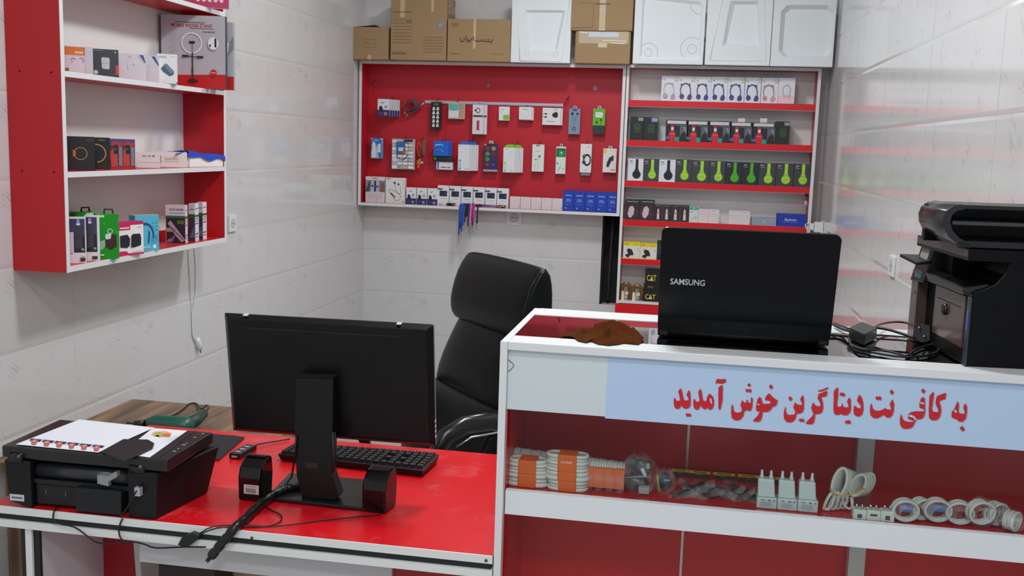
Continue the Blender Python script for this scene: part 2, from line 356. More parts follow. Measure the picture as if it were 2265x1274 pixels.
# ---------------------------------------------------------------- red display board cabinet on the back wall
YFc = 5.692; YP = YB-.012
px0, px1, pz0, pz1 = -1.925, -.4015, 1.173, 1.998
dc = thing('display_cabinet', Vector((px0, YB, pz0)), 'wide shallow white framed cabinet with red hook board on the back wall', 'cabinet')
def dpart(name, mb, **k):
    mb.v = [v-Vector((px0, YB, pz0)) for v in mb.v]; return mb.build(name, dc, **k)
def wbox(x0, z0, x1, z1, m=REDB, yf=YFc):            # white front edge, coloured inside
    return MB().box(x0, yf+.0012, z0, x1, YB-.001, z1, m).box(x0, yf, z0, x1, yf+.0012, z1, WHITE)
dpart('side_panel', wbox(px0, pz0, px0+.017, pz1)); dpart('side_panel', wbox(px1-.017, pz0, px1, pz1))
dpart('top_panel', wbox(px0+.017, pz1-.016, px1-.017, pz1)); dpart('bottom_panel', wbox(px0+.017, pz0, px1-.017, pz0+.016, M('b54a50', .4)))
dpart('back_board', MB().box(px0+.017, YP, pz0+.016, px1-.017, YB-.001, pz1-.016, REDB))
for q, c_ in (((829, 184), 'b0303c'), ((1080, 189), '9a8f8a'), ((1317, 195), 'd8d8d6')):
    p = onY(q[0], q[1], YP); dpart('screw_cap', MB().tube([(p.x, YP-.003, p.z), (p.x, YP, p.z)], .0115, M(c_, .35), 16).tube([(p.x, YP-.0045, p.z), (p.x, YP-.003, p.z)], .006, M('8d8a88', .3), 10))
a_ = onY(940, 225, YP-.008); b_ = onY(1246, 233, YP-.008)
hr = MB(); dz = Vector((0, 0, .009))
hr.prism([a_-dz, a_+dz, b_+dz, b_-dz], (0, .008, 0), M('b9a9b8', .35, .3)); hr.prism([a_-dz*.35+Vector((0, -.003, 0)), a_+dz*.35+Vector((0, -.003, 0)), b_+dz*.35+Vector((0, -.003, 0)), b_-dz*.35+Vector((0, -.003, 0))], (0, .004, 0), M('d9d3dc', .3, .3)); dpart('hook_rail', hr)

# ---------------------------------------------------------------- white and red shelf unit beside it
sx0, sx1, sz0, sz1 = -.3975, .630, .623, 2.003
su = thing('shelf_unit', Vector((sx0, YB, sz0)), 'tall white shelf unit with six red fronted shelves of headphones, back wall', 'shelf')
def spart(name, mb, **k):
    mb.v = [v-Vector((sx0, YB, sz0)) for v in mb.v]; return mb.build(name, su, **k)
PINK = M('d9c9ca', .35)
spart('side_panel', wbox(sx0, sz0, sx0+.015, sz1, M('b9242f', .35))); spart('side_panel', wbox(sx1-.017, sz0, sx1, sz1, M('b9242f', .35)))
spart('top_panel', wbox(sx0+.015, sz1-.016, sx1-.017, sz1, M('b9242f', .35)))
spart('back_panel', MB().box(sx0+.015, YB-.008, sz0, sx1-.017, YB-.001, sz1-.016, M('dcd9d8', .35)))
SH = []
for a, b in (((1394.4, 221), (1393.3, 235.8)), ((1390, 309), (1389, 323.8)), ((1384, 398.9), (1383, 413)), ((1379.2, 485.4), (1378, 499.5)), ((1375.5, 571.2), (1374, 584.8))):
    z1 = onY(a[0], a[1], YFc+.004).z; z0 = onY(b[0], b[1], YFc+.004).z; SH.append(z1)
    s_ = MB().box(sx0+.015, YFc+.005, z0, sx1-.017, YB-.008, z1, M('dccfd0', .35)); s_.box(sx0+.015, YFc+.003, z0+.002, sx1-.017, YFc+.005, z1, M('cf1423', .3)); spart('shelf', s_)
z6 = onY(1371, 664.5, YFc).z; SH.append(z6); spart('shelf', MB().box(sx0+.015, YFc+.001, z6-.014, sx1-.017, YB-.008, z6, WHITE))
spart('kick_panel', MB().box(sx0-.004, YFc-.006, onY(1366, 692, YFc).z, sx1, YFc-.0005, z6-.016, M('d3131d', .3)))
spart('base_panel', MB().box(sx0, YFc, .0, sx1, YB-.008, onY(1366, 692, YFc).z-.001, WHITE))

# ---------------------------------------------------------------- service counter with glass top
cxl, cxr, cyb = -.342, .80, 2.262
ct = thing('service_counter', Vector((cxl, CF, 0)), 'white and red shop counter with glass top and printed front sign', 'counter')
def cpart(name, mb, **k):
    mb.v = [v-Vector((cxl, CF, 0)) for v in mb.v]; return mb.build(name, ct, **k)
IN = M('d0141f', .3, spec=.35)
cpart('side_panel', MB().box(cxl, CF, 0, cxl+.014, cyb, ZC-.0005, WHITE).box(cxl+.014, CF+.02, 0, cxl+.0148, cyb-.02, ZC-.02, IN), bevel=.0008)
cpart('side_panel', MB().box(cxr-.014, CF, 0, cxr, cyb, ZC-.0005, WHITE))
cpart('front_rail', MB().box(cxl+.0145, CF, ZC-.0155, cxr-.0145, 1.914, ZC, WHITE), bevel=.0008)
cpart('back_rail', MB().box(cxl+.0145, 2.173, ZC-.0155, cxr-.0145, cyb, ZC, WHITE))
cpart('glass_top', MB().box(cxl+.0145, 1.9145, ZC-.006, cxr-.0145, 2.1725, ZC-.001, thin_clear('smoked_glass', '8c7878', 2.2, .015, True, 1.5)))
YK = 2.10
cpart('back_panel', MB().box(cxl+.0145, YK, 0, cxr-.0145, YK+.012, ZC-.02, IN).box(cxl+.0145, 2.24, 0, cxr-.0145, cyb-.002, ZC-.02, WHITE))
zs = onY(1117, 904.2, CF+.010).z; YS = CF+.010
cpart('sign_board', MB().box(cxl+.0145, YS, zs, cxr-.0145, YS+.005, ZC-.016, M('ccd6d9', .3)))
bx0 = onY(1342, 860, YS-.001).x; bl = onY(1338, 925, YS-.001); bt = onY(1346, 790, YS-.001)
banner = MB().prism([(bl.x, YS-.0012, zs-.003), (cxr-.016, YS-.0012, zs-.003), (cxr-.016, YS-.0012, ZC-.016), (bt.x, YS-.0012, ZC-.016)], (0, .001, 0), M('b4cbe6', .3))
cpart('sign_banner', banner)
# seam strip and partition in front of the red back panel
for (pa, pb) in (((1524, 940), (1519, 1040)),):
    x_ = onY(pa[0], pa[1], YK).x; cpart('seam_strip', MB().box(x_-.0025, YK-.003, 0, x_+.0025, YK, ZC-.03, M('d9cfc0', .3, .4)))
x0_ = onY(1899, 975, YK-.03).x; x1_ = onY(1936, 975, YK-.03).x
cpart('partition', MB().box(x0_, YK-.03, 0, x1_, YK-.0005, zs-.002, M('d3d6d2', .4)))
ysf = CF+.016; zt = onY(1116.4, 1084, ysf).z; zb_ = onY(1113.6, 1136.2, ysf).z
ZS = zt-.004
sh = MB().box(cxl+.016, ysf, zb_, cxr-.016, ysf+.014, zt, M('dfe3e6', .3)).box(cxl+.016, ysf+.014, zb_+.012, cxr-.016, YK-.032, ZS, M('c41420', .25))
cpart('display_shelf', sh)
def bracket(px, py, flip=1):
    p = onY(px, py, YK-.034); mb = MB(); mt = M('9c9a92', .4, .6)
    mb.box(p.x-.014, YK-.05, zb_-.045, p.x+.014, YK-.032, zb_+.011, mt); mb.box(p.x-.014, YK-.1, zb_+.006, p.x+.014, YK-.05, zb_+.011, mt)
    for dz in (-.03, -.012): mb.tube([(p.x-.004, YK-.052, zb_+dz), (p.x-.004, YK-.049, zb_+dz)], .004, BLACK, 10)
    cpart('shelf_bracket', mb)
bracket(1178, 1165); bracket(1862, 1228); 
cpart('plinth', MB().box(cxl+.015, CF+.03, 0, cxr-.015, CF+.045, .08, WHITE))
cpart('glass_pane', MB().box(cxl+.0155, CF+.0305, zt+.0005, cxr-.0145, CF+.034, zs-.004, GLASS)); cpart('glass_pane', MB().box(cxl+.0155, CF+.0305, .08, cxr-.0145, CF+.034, zb_-.001, GLASS))
# the painted welcome line, letter shapes traced onto the sign plane
def zc(ox, oy, sc): return lambda pts: [(ox+x*sc, oy+y*sc) for x, y in pts]
g1 = zc(1480, 825, 160/1853); g2 = zc(1600, 825, 160/1699); g3 = zc(1720, 840, 160/1853); g4 = zc(1830, 850, 160/1853); g5 = zc(1980, 855, 170/1969)
LET = [
 g1([(290,385),(235,470),(265,600),(285,690),(235,720),(185,710),(150,665),(140,615),(118,690),(120,790),(140,880),(180,915),(235,910),(275,870),(300,815),(330,850),(370,900),(430,910),(500,880),(535,820),(545,700),(530,500),(500,430),(445,560),(490,640),(505,690),(440,705),(380,700),(355,640),(325,470)]),
 g1([(440,1025),(425,1070),(450,1120),(480,1090),(510,1115),(545,1105),(550,1060),(530,1025),(500,1050)]),
 g1([(800,400),(745,480),(765,610),(780,700),(760,735),(700,740),(660,700),(640,640),(618,720),(620,830),(650,915),(700,937),(750,910),(785,850),(805,815),(830,860),(870,915),(920,925),(965,880),(1000,915),(1050,938),(1100,900),(1135,820),(1140,700),(1110,600),(1045,530),(1000,560),(970,630),(960,700),(920,725),(880,720),(850,660),(830,500)]),
 g1([(1265,370),(1350,300),(1365,330),(1355,700),(1310,900),(1280,950),(1262,890),(1260,600)]),
 g1([(1190,290),(1200,200),(1235,150),(1340,165),(1445,150),(1445,215),(1380,260),(1290,262),(1215,250)]),
 g2([(215,725),(185,800),(182,950),(195,1050),(250,1100),(320,1110),(400,1080),(460,1000),(480,900),(520,875),(550,860),(600,890),(640,870),(670,780),(680,570),(645,590),(645,700),(600,705),(575,680),(560,620),(545,625),(535,700),(490,700),(440,635),(400,750),(420,800),(440,880),(400,920),(330,935),(270,915),(230,870)]),
 g2([(600,235),(562,280),(595,320),(638,280)]),
 g2([(540,365),(518,410),(545,455),(580,420),(620,460),(655,415),(630,365),(585,395)]),
 g2([(845,560),(800,620),(780,720),(765,800),(775,890),(860,910),(800,1010),(695,1115),(710,1135),(830,1140),(880,1090),(905,990),(910,912),(1040,905),(1100,860),(1150,790),(1230,760),(1270,640),(1160,570),(1075,478),(1020,520),(975,610),(990,640),(1040,630),(1110,680),(1100,720),(1000,725),(915,725),(895,640),(880,580)]),
 g2([(1112,262),(1072,320),(1112,380),(1158,320)]),
 g3([(205,670),(175,750),(155,870),(165,1000),(230,1080),(320,1085),(400,1050),(450,980),(480,860),(540,860),(620,830),(660,750),(665,500),(640,380),(580,500),(620,600),(625,650),(540,640),(480,620),(445,575),(400,700),(440,780),(455,840),(425,890),(320,900),(260,890),(215,850),(200,800)]),
 g3([(320,415),(275,480),(320,545),(370,480)]),
 g3([(570,985),(542,1030),(575,1080),(610,1050),(650,1085),(680,1040),(650,990),(610,1010)]),
 g3([(905,575),(860,720),(890,810),(920,870),(880,940),(720,1100),(735,1125),(870,1135),(920,1080),(945,970),(950,875),(1060,865),(1130,820),(1160,700),(1150,580),(1110,440),(1240,415),(1270,300),(1240,285),(1120,340),(1045,365),(1025,480),(1080,570),(1105,670),(1040,680),(960,655)]),
 g3([(1035,270),(1100,265),(1290,190),(1280,225),(1080,300),(1050,300)]),
 g4([(165,170),(270,70),(265,300),(240,480),(245,560),(300,580),(355,570),(375,470),(395,560),(440,590),(540,590),(545,560),(505,440),(555,330),(590,400),(595,600),(570,720),(500,780),(400,785),(340,745),(290,775),(200,775),(165,720),(155,600),(165,400)]),
 g4([(350,205),(310,250),(340,300),(375,270),(410,320),(445,265),(420,215),(380,225)]),
 g4([(480,920),(445,970),(485,1015),(520,985),(560,1020),(595,965),(565,915),(520,935)]),
 g4([(815,260),(755,420),(860,550),(855,615),(780,610),(715,560),(690,530),(670,650),(680,760),(730,810),(820,815),(890,750),(915,620),(905,450),(870,330)]),
 g4([(1125,480),(1100,540),(1090,700),(1110,800),(1180,862),(1280,860),(1370,810),(1420,780),(1460,790),(1500,840),(1580,850),(1650,790),(1690,680),(1700,500),(1660,380),(1600,510),(1640,640),(1600,655),(1520,640),(1485,605),(1420,650),(1330,680),(1220,670),(1150,610)]),
 g4([(1260,305),(1230,355),(1275,410),(1310,370),(1345,410),(1380,355),(1350,305),(1300,325)]),
 g4([(1645,135),(1595,190),(1645,265),(1695,195)]),
 g5([(150,690),(120,850),(130,980),(180,1060),(260,1080),(380,1060),(450,1010),(500,900),(540,830),(640,830),(720,780),(760,650),(750,300),(710,265),(660,310),(620,450),(625,540),(720,570),(745,610),(730,635),(500,635),(400,660),(340,720),(325,820),(400,850),(480,870),(460,905),(340,905),(240,880),(180,820)]),
 g5([(715,50),(665,105),(720,180),(765,105)]),
 g5([(880,240),(975,130),(985,170),(930,590),(980,650),(1110,655),(1105,590),(1035,440),(1050,300),(1080,240),(1250,175),(1300,160),(1275,310),(1150,350),(1120,380),(1160,500),(1170,650),(1130,780),(1050,855),(940,860),(870,810),(860,600)]),
 g5([(1600,370),(1515,580),(1450,650),(1445,780),(1520,825),(1580,830),(1620,890),(1720,895),(1800,810),(1830,650),(1830,500),(1790,430),(1745,540),(1780,640),(1790,690),(1690,700),(1610,650),(1625,450)]),
 g5([(1710,1000),(1655,1070),(1725,1150),(1775,1085)]),
]
HOLES = [g1([(1040,650),(1080,650),(1100,790),(1075,790),(1045,710)]), g2([(795,715),(850,735),(848,755),(795,745)]), g5([(645,390),(740,420),(735,460),(640,430)]), g5([(345,730),(420,725),(500,770),(560,850),(500,860),(470,800),(350,770)]), g5([(1515,600),(1570,600),(1575,680),(1515,650)])]
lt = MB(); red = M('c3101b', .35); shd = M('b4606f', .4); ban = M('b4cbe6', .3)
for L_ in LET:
    lt.poly([onY(x+2.2, y+1.6, YS-.0016) for x, y in L_], shd)  # offset rose copy paints the letters' blurred double reflection in the glass
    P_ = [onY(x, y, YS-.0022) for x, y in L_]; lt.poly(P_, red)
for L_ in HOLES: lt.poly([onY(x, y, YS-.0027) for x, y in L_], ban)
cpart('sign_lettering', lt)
cpart('pen_mark', MB().tube([onY(1124, 795, YS-.001), onY(1133, 803, YS-.001), onY(1137, 808, YS-.001), onY(1130, 818, YS-.001), onY(1124, 821, YS-.001)], .0005, BLACK, 5))

# ---------------------------------------------------------------- low brown table by the left wall
zt_ = .609
tb = thing('side_table', Vector((-1.93, 2.4, 0)), 'low brown wooden table against the left wall behind the red desk', 'table')
def tpart(name, mb, **k):
    mb.v = [v-Vector((-1.93, 2.4, 0)) for v in mb.v]; return mb.build(name, tb, **k)
tpart('table_top', MB().box(-1.93, 2.5, zt_-.03, -1.25, 3.249, zt_, WOOD), bevel=.002)
lx = onY(37, 1225, 2.52)
tpart('end_panel', MB().box(lx.x-.02, 2.51, 0, lx.x+.022, 2.55, zt_-.03, WOOD)); tpart('end_panel', MB().box(-1.30, 2.52, 0, -1.27, 3.2, zt_-.03, WOOD)); tpart('end_panel', MB().box(-1.92, 3.15, 0, -1.88, 3.2, zt_-.03, WOOD))

# ---------------------------------------------------------------- red desk
dx0, dx1, dyb = -1.43, cxl-.002, 2.488
dk = thing('office_desk', Vector((dx0, CF, 0)), 'red topped desk with white and black edge trim beside the counter', 'desk')
def kpart(name, mb, **k):
    mb.v = [v-Vector((dx0, CF, 0)) for v in mb.v]; return mb.build(name, dk, **k)
kpart('desk_top', MB().box(dx0, CF+.0012, ZD-.016, dx1, dyb, ZD, RED_DESK))
tr = MB().box(dx0, CF-.002, ZD-.0155, dx1, CF+.001, ZD+.0004, M('dfe2df', .35)); p_ = onY(300+5, 1165, CF); 
kpart('edge_trim', tr)
kpart('trim_groove', MB().box(dx0, CF+.004, ZD-.029, dx1-.004, CF+.012, ZD-.0158, M('17191b', .5)))
kpart('lower_rail', MB().box(dx0, CF-.002, ZD-.045, dx1, CF+.012, ZD-.0292, M('dfe2df', .35)))
q1 = onY(60, 1230, CF+.01).x; q2 = onY(74, 1230, CF+.01).x; q0 = onY(47, 1230, CF+.01).x; q3 = onY(87, 1230, CF+.01).x
kpart('side_panel', MB().box(q0, CF+.012, 0, q3, CF+.02, ZD-.045, M('15171a', .5)).box(q1, CF+.006, 0, q2, CF+.012, ZD-.045, M('dfe2df', .35)).box(q0+.004, CF+.02, 0, q3-.003, dyb-.03, ZD-.0165, M('d8cdd2', .4)))
kpart('side_panel', MB().box(dx1-.02, CF+.02, 0, dx1-.003, dyb-.03, ZD-.0165, WHITE))
ypd = CF+.25
r0 = onY(145, 1240, ypd); r1 = onY(290, 1204, ypd); r2 = onY(303, 1274, ypd); r3 = onY(305, 1210, ypd)
kpart('pedestal_panel', MB().prism([(r0.x, ypd, .05), (r2.x+.06, ypd, .05), (r2.x, ypd, r2.z), (r1.x, ypd, ZD-.017), (r0.x, ypd, ZD-.017)], (0, .012, 0), M('a3121c', .35)))
kpart('pedestal_edge', MB().prism([(r2.x+.06, ypd-.004, .05), (r2.x+.075, ypd-.004, .05), (r2.x+.014, ypd-.004, r2.z), (r1.x+.012, ypd-.004, ZD-.017), (r1.x, ypd-.004, ZD-.017), (r2.x, ypd-.004, r2.z)], (0, .3, 0), M('d8d6d2', .4)))
ym = CF+.06
m0 = onY(308, 1205, ym); m1 = onY(308, 1242, ym); m2 = onY(866, 1290, ym)
kpart('modesty_rail', MB().box(m0.x, ym, m1.z, m2.x, ym+.012, ZD-.0165, M('c9c8ca', .4)))
kpart('pedestal_panel', MB().box(m2.x+.001, ym+.01, .05, dx1-.022, ym+.022, ZD-.0165, M('a3121c', .35)))
kpart('drawer_box', MB().box(m0.x+.01, ym+.06, .3, onY(474, 1265, ym+.06).x, ym+.15, m1.z+.03, M('2b1e1a', .5)))
kpart('back_panel', MB().box(onY(475, 1265, ym+.16).x, ym+.16, .05, dx1-.02, ym+.17, m1.z+.02, M('b59c88', .5)))
for a, b in ((557, 1190), (1075, 1240)):
    p = onY(a, b, CF-.003); kpart('screw_cap', MB().tube([(p.x, CF-.0035, p.z), (p.x, CF-.002, p.z)], .003, M('3a3a3a', .4), 10))
# ---------------------------------------------------------------- goods in the left wall cabinet
LZT = {k: v+th for k, v in LZ.items()}; LZT['bottom'] = LZ['bottom']+th+.002
def lbox(name, label, cat, group, bl, br, ytop, z, d, body, pr=(), **kw):
    """box standing on plane z with its front-bottom corners seen at bl and br"""
    A, B = onZ(*bl, z), onZ(*br, z); h = onY(bl[0], ytop, A.y).z-z
    return carton(name, label, cat, group, A, B, h, d, body, pr, **kw)
def xbox(name, label, cat, group, rc, X, yaw, z, d, body, pr=(), **kw):
    """box whose front centre lies over x = X; yaw = turn of its face from facing straight out of the shop (-y) towards +x"""
    x0, y0, x1, y1 = rc; c = onX((x0+x1)/2, (y0+y1)/2, X); dist = (c-EYEP).dot(V_F); ax = Vector((math.cos(yaw), math.sin(yaw), 0))
    w = (x1-x0)/FPX*dist/max(.2, abs(ax.dot(V_R)-(ax.dot(V_F))*((x0+x1)/2-PCX)/FPX)); h = onX((x0+x1)/2, y0, X).z-z
    return carton(name, label, cat, group, Vector((c.x, c.y, z))-ax*w/2, Vector((c.x, c.y, z))+ax*w/2, h, d, body, pr, **kw)
G1, G2, G3 = 'boxes on the bottom shelf of the left cabinet', 'boxes on the middle shelf of the left cabinet', 'boxes on the upper shelf of the left cabinet'
zb = LZT['bottom']
# power bank boxes, only partly seen behind the cabinet edge
pbk = [('r', .05, .23, .95, .97, '1c1d2b'), ('r', .05, .6, .95, .97, '3a3d63'), ('r', .42, .32, .8, .83, '3a3b48'), ('p', [(.5,.83),(.56,.97),(.66,.97),(.72,.83)], '9aa0cc'), ('r', .52, .83, .7, .87, 'eef0ff'), ('r', .08, .22, .36, .68, 'd6cfdc'), ('c', .82, .3, .08, '8fa890'), ('r', .68, .04, .95, .12, '3a2a33'), ('l', [(.7,.15),(.93,.15)], .02, '77777c')]
lbox('power_bank_box', 'white box picturing grey power banks, nearest the left edge of the bottom shelf', 'box', G1, (149.5, 582), (191.5, 581.5), 481, zb, .03, 'e9e6ec', pbk)
lbox('power_bank_box', 'white box picturing grey power banks, directly against the green box', 'box', G1, (188, 577), (218, 577.2), 477, zb, .03, 'e9e6ec', [('r', .04, .2, .94, .97, '1c1d2b'), ('r', .04, .6, .94, .97, '3a3d63'), ('r', .18, .3, .68, .83, '3a3b48'), ('p', [(.3,.83),(.34,.95),(.52,.95),(.56,.83)], '9aa0cc'), ('r', .32, .83, .54, .87, 'eef0ff'), ('r', .02, .24, .16, .67, 'd6cfdc'), ('c', .78, .28, .1, '8fa890'), ('r', .55, .04, .95, .11, '3a2a33')])
def handle(mb, w, h, d):
    mb.tube([(w*.42, d*.5, h), (w*.44, d*.5, h+.013), (w*.8, d*.5, h+.013), (w*.84, d*.5, h)], .004, BLACK, 6, flat=.6)
gpr = [('r', .0, .93, .35, .98, 'bfe8bf'), ('l', [(.02,.7),(.5,.71)], .012, '49c24f'), ('o', .6, .62, .13, .035, 'c8e8cc'), ('p', [(.36,.28),(.36,.5),(.6,.56),(.88,.53),(.9,.28),(.62,.2)], '3a2826'), ('p', [(.36,.5),(.4,.56),(.66,.57),(.62,.45),(.4,.44)], 'd5d8d6'), ('p', [(.0,.25),(.0,.38),(.36,.44),(.36,.28),(.2,.2)], '8fb894'), ('c', .9, .6, .07, '2fb13a'), ('r', .14, .08, .3, .11, 'cdeacb'), ('r', .1, .8, .14, .82, '7ad47f'), ('r', .3, .78, .34, .8, '7ad47f')]
lbox('speaker_box', 'bright green box with black carry handle, in front on the bottom shelf', 'box', G1, (216, 573.5), (263.5, 572), 474, zb, .05, '0a9316', gpr, top='3fbf2e', extra=handle)
lbox('green_box', 'second green box with black handle, mostly hidden behind the power bank boxes', 'box', G1, (170, 566), (214, 563), 470, zb, .035, '0fa31b', [('r', .5, .93, .95, .98, 'bfe8bf')], top='4cc43a', extra=handle)
spr = [('r', 0, 0, 1, .06, 'c2185b'), ('r', 0, .9, 1, 1, 'c2185b'), ('r', 0, .76, .45, .9, 'c2185b'), ('r', .02, .8, .4, .84, 'ead0dd'), ('p', [(0,0),(.42,0),(.28,.13),(0,.14)], 'c2185b'), ('p', [(.03,.26),(.02,.6),(.32,.62),(.42,.5),(.4,.28),(.3,.23)], '17182b'), ('p', [(.46,.26),(.48,.58),(.55,.63),(.84,.62),(.88,.5),(.87,.28),(.6,.23),(.46,.23)], '17182b'), ('l', [(.5,.1),(.9,.11)], .012, '8a7e86'), ('l', [(.74,.83),(.92,.83)], .012, '8a7e86')]
lbox('computer_speaker_box', 'white and pink box picturing two black desk speakers', 'box', G1, (264.5, 567), (318, 561), 492, zb, .03, 'e9e4e2', spr, top='b0386a')
hpr = [('a', .42, .42, .38, -10, 110, .07, '20416e', 1.25), ('p', [(.52,.2),(.58,.24),(.62,.5),(.56,.6)], '20416e'), ('c', .8, .12, .07, 'dfeef5'), ('t', .45, .12, .06, 'me to', 'dfeef5', .35)] + [('r', .72, .76-.1*i, .76, .79-.1*i, '2b6f92') for i in range(3)] + [('r', .86, .77-.1*i, .91, .8-.1*i, '2b6f92') for i in range(3)] + [('l', [(.66,.42-.04*i),(.92,.43-.04*i)], .014, '35779b') for i in range(5)]
lbox('headphone_box', 'light blue flat box with a dark headband curve, behind the pink speaker box', 'box', G1, (300, 558), (352, 553.5), 477, zb, .03, '4fb3cf', hpr, top='c9b98a')
kpr = [('r', 0, .72, 1, 1, 'dccbd6'), ('t', .55, .88, .06, 'KDW-N8588', '3a2a3c', .7), ('l', [(.2,.79),(.95,.79)], .02, '6a5468'), ('r', 0, .64, 1, .72, '2d6d5a'), ('r', .4, .58, 1, .68, '1f6a25'), ('r', .04, .0, 1, .66, '2c2228'), ('p', [(.1,.5),(.25,.6),(.75,.25),(1,.08),(.8,.03),(.5,.2)], 'b59ab5'), ('r', .04, .3, .5, .4, 'a89878'), ('p', [(.04,.05),(.5,.22),(.35,.02),(.04,.0)], '7a5f86'), ('c', .18, .08, .05, 'b9a86a'), ('r', .6, .5, .95, .6, '5a6a2a'), ('l', [(.1,.5),(.9,.1)], .03, '17121a')]
side_p = ['e4dfe6']
def kdw(mb, w, h, d):
    for i, (a, b) in enumerate(((.86,.84),(.6,.58),(.54,.52),(.47,.44),(.2,.17),(.12,.1))):
        mb.poly([(w+.0004, d*.1, h*b), (w+.0004, d*.8, h*(b+.02)), (w+.0004, d*.8, h*(a+.02)), (w+.0004, d*.1, h*a)], M('2c2630', .4))
    mb.poly([(w+.0003, 0, h*.64), (w+.0003, d, h*.64), (w+.0003, d, h*.7), (w+.0003, 0, h*.7)], M('1f6a25', .4))
kd = (('nearest of the three, showing its whole front', (367, 537), (410.5, 538), 453, .035), ('middle one of the three', (418, 533.5), (432, 534), 450, .04), ('rearmost of the three against the red side', (436, 529.5), (449, 530), 447, .04))
for lab, a, b, t, d in kd:
    lbox('car_stereo_box', 'white box with dashboard photo, ' + lab, 'box', 'three photo printed boxes in the cabinet corner', a, b, t, zb, d, 'c9bcc8', kpr if lab.startswith('n') else [('r', 0, .72, 1, 1, 'c6c3cc'), ('r', 0, .62, 1, .72, '1f5a2a'), ('r', 0, 0, 1, .62, '2b3345'), ('p', [(.1,.1),(.9,.4),(.9,.1)], '5b6478'), ('l', [(.3,.85),(.8,.85)], .1, '4a4450')], side='e0dae2', top='bcaab6', extra=kdw)

zm = LZT['mid']; YW = math.radians(33)
w1 = [('r', 0, 0, 1, 1, '16171a'), ('o', .48, .5, .25, .028, 'b88a48'), ('r', .2, .42, .3, .6, 'b8742e'), ('l', [(.7,.92),(.95,.92)], .02, '6d6148'), ('l', [(.7,.87),(.95,.87)], .012, '6d6148'), ('l', [(.72,.08),(.92,.08)], .012, '6d6148')]
xbox('watch_box', 'matt black box with a gold ring printed in the middle', 'box', G2, (149, 302, 210, 376), -1.80, YW, zm, .028, '121316', w1)
w2 = [('r', 0, 0, 1, 1, '16171a'), ('a', .35, .5, .47, -85, 95, .06, 'b88a48'), ('t', .62, .92, .05, 'DAKO', 'a88c58', .4), ('l', [(.5,.1),(.85,.1)], .012, '6d6148')]
xbox('watch_box', 'matt black box with a half gold ring, partly behind the first black box', 'box', G2, (196, 304, 244, 375), -1.835, YW, zm, .028, '121316', w2)
w3 = [('r', 0, .82, 1, 1, '5a4a80'), ('p', [(.05,.8),(.3,.92),(.95,.86),(.9,.76),(.3,.74)], 'c2383a'), ('p', [(0,.55),(.3,.7),(.55,.6),(.6,.1),(.1,.05)], 'd2463a'), ('r', .3, .5, .62, .8, '1d2020'), ('c', .42, .66, .11, '3c5a4c'), ('r', .68, .1, .95, .74, '8e8592'), ('r', 0, 0, 1, .08, 'a82c2c')]
xbox('torch_box', 'orange and purple printed blister box touching the black ring boxes', 'box', G2, (243, 307, 272, 376), -1.825, YW, zm, .03, '5c3a44', w3)
xbox('torch_box', 'orange and purple printed blister box beside the plain white boxes', 'box', G2, (269, 308, 299, 375), -1.825, YW, zm, .03, '5c3a44', w3)
w4 = [('r', .22, .72, .42, .8, 'b07a78'), ('r', .48, .72, .6, .8, 'b07a78'), ('r', .66, .73, .78, .81, '8a5a5c'), ('l', [(.1,.35),(.95,.35)], .012, 'b5b0b0')]
xbox('charger_box', 'plain white low box with three small red marks', 'box', G2, (303, 337, 354, 377), -1.84, YW, zm, .03, 'e4e2e2', w4)
w5 = [('r', .12, .25, .16, .75, 'a8a49c'), ('o', .5, .5, .36, .01, 'cfc8bc', .35), ('l', [(.28,.55),(.7,.55)], .07, 'c9bfa8'), ('l', [(.26,.38),(.72,.38)], .02, 'c9bfa8')]
xbox('charger_box', 'plain white low box with faint gold print, behind the open tray', 'box', G2, (346, 336, 414, 373), -1.835, YW, zm, .03, 'e6e5e3', w5)
# open box with blue lid
A, B = onX(419, 371, -1.79), onX(494, 367, -1.765); A.z = B.z = zm
m, w = frame(A, B); bx = thing('phone_box', m, 'white open box with a crumpled royal blue lid at the shelf end', 'box', G2)
t_ = .0015; hh = .037; mb = MB(); mb.box(0, 0, 0, w, .09, t_, WHITEM); mb.box(0, 0, 0, w, t_, hh, WHITEM); mb.box(0, .09-t_, 0, w, .09, hh, WHITEM); mb.box(0, 0, 0, t_, .09, hh, WHITEM); mb.box(w-t_, 0, 0, w, .09, hh, WHITEM); mb.build('tray', bx)
BL = M('1f4fc4', .35); nx, ny = 10, 9; random.seed(3)
def lidf(u, v):
    x = -.012+u*(w+.018); top = hh+.014*(1-u)+.003+.004*math.sin(u*9+v*4)+.002*random.random(); y = -.005-.001*random.random() if v < .26 else -.005+(v-.25)/.75*.1; z = top-(.019+.004*math.sin(u*14))*(1-v/.25) if v < .26 else top
    return (x, y, z)
MB().grid(lidf, nx, ny, BL, False).build('lid', bx, solid=.001)
# flap of the lid reaching left as seen from the shop
MB().prism([(-.055, .02, hh+.008), (0, .0, hh+.022), (.012, .0, hh+.024), (.01, .05, hh+.02)], (0, 0, .0012), M('1a3f9c', .4)).build('lid_flap', bx)

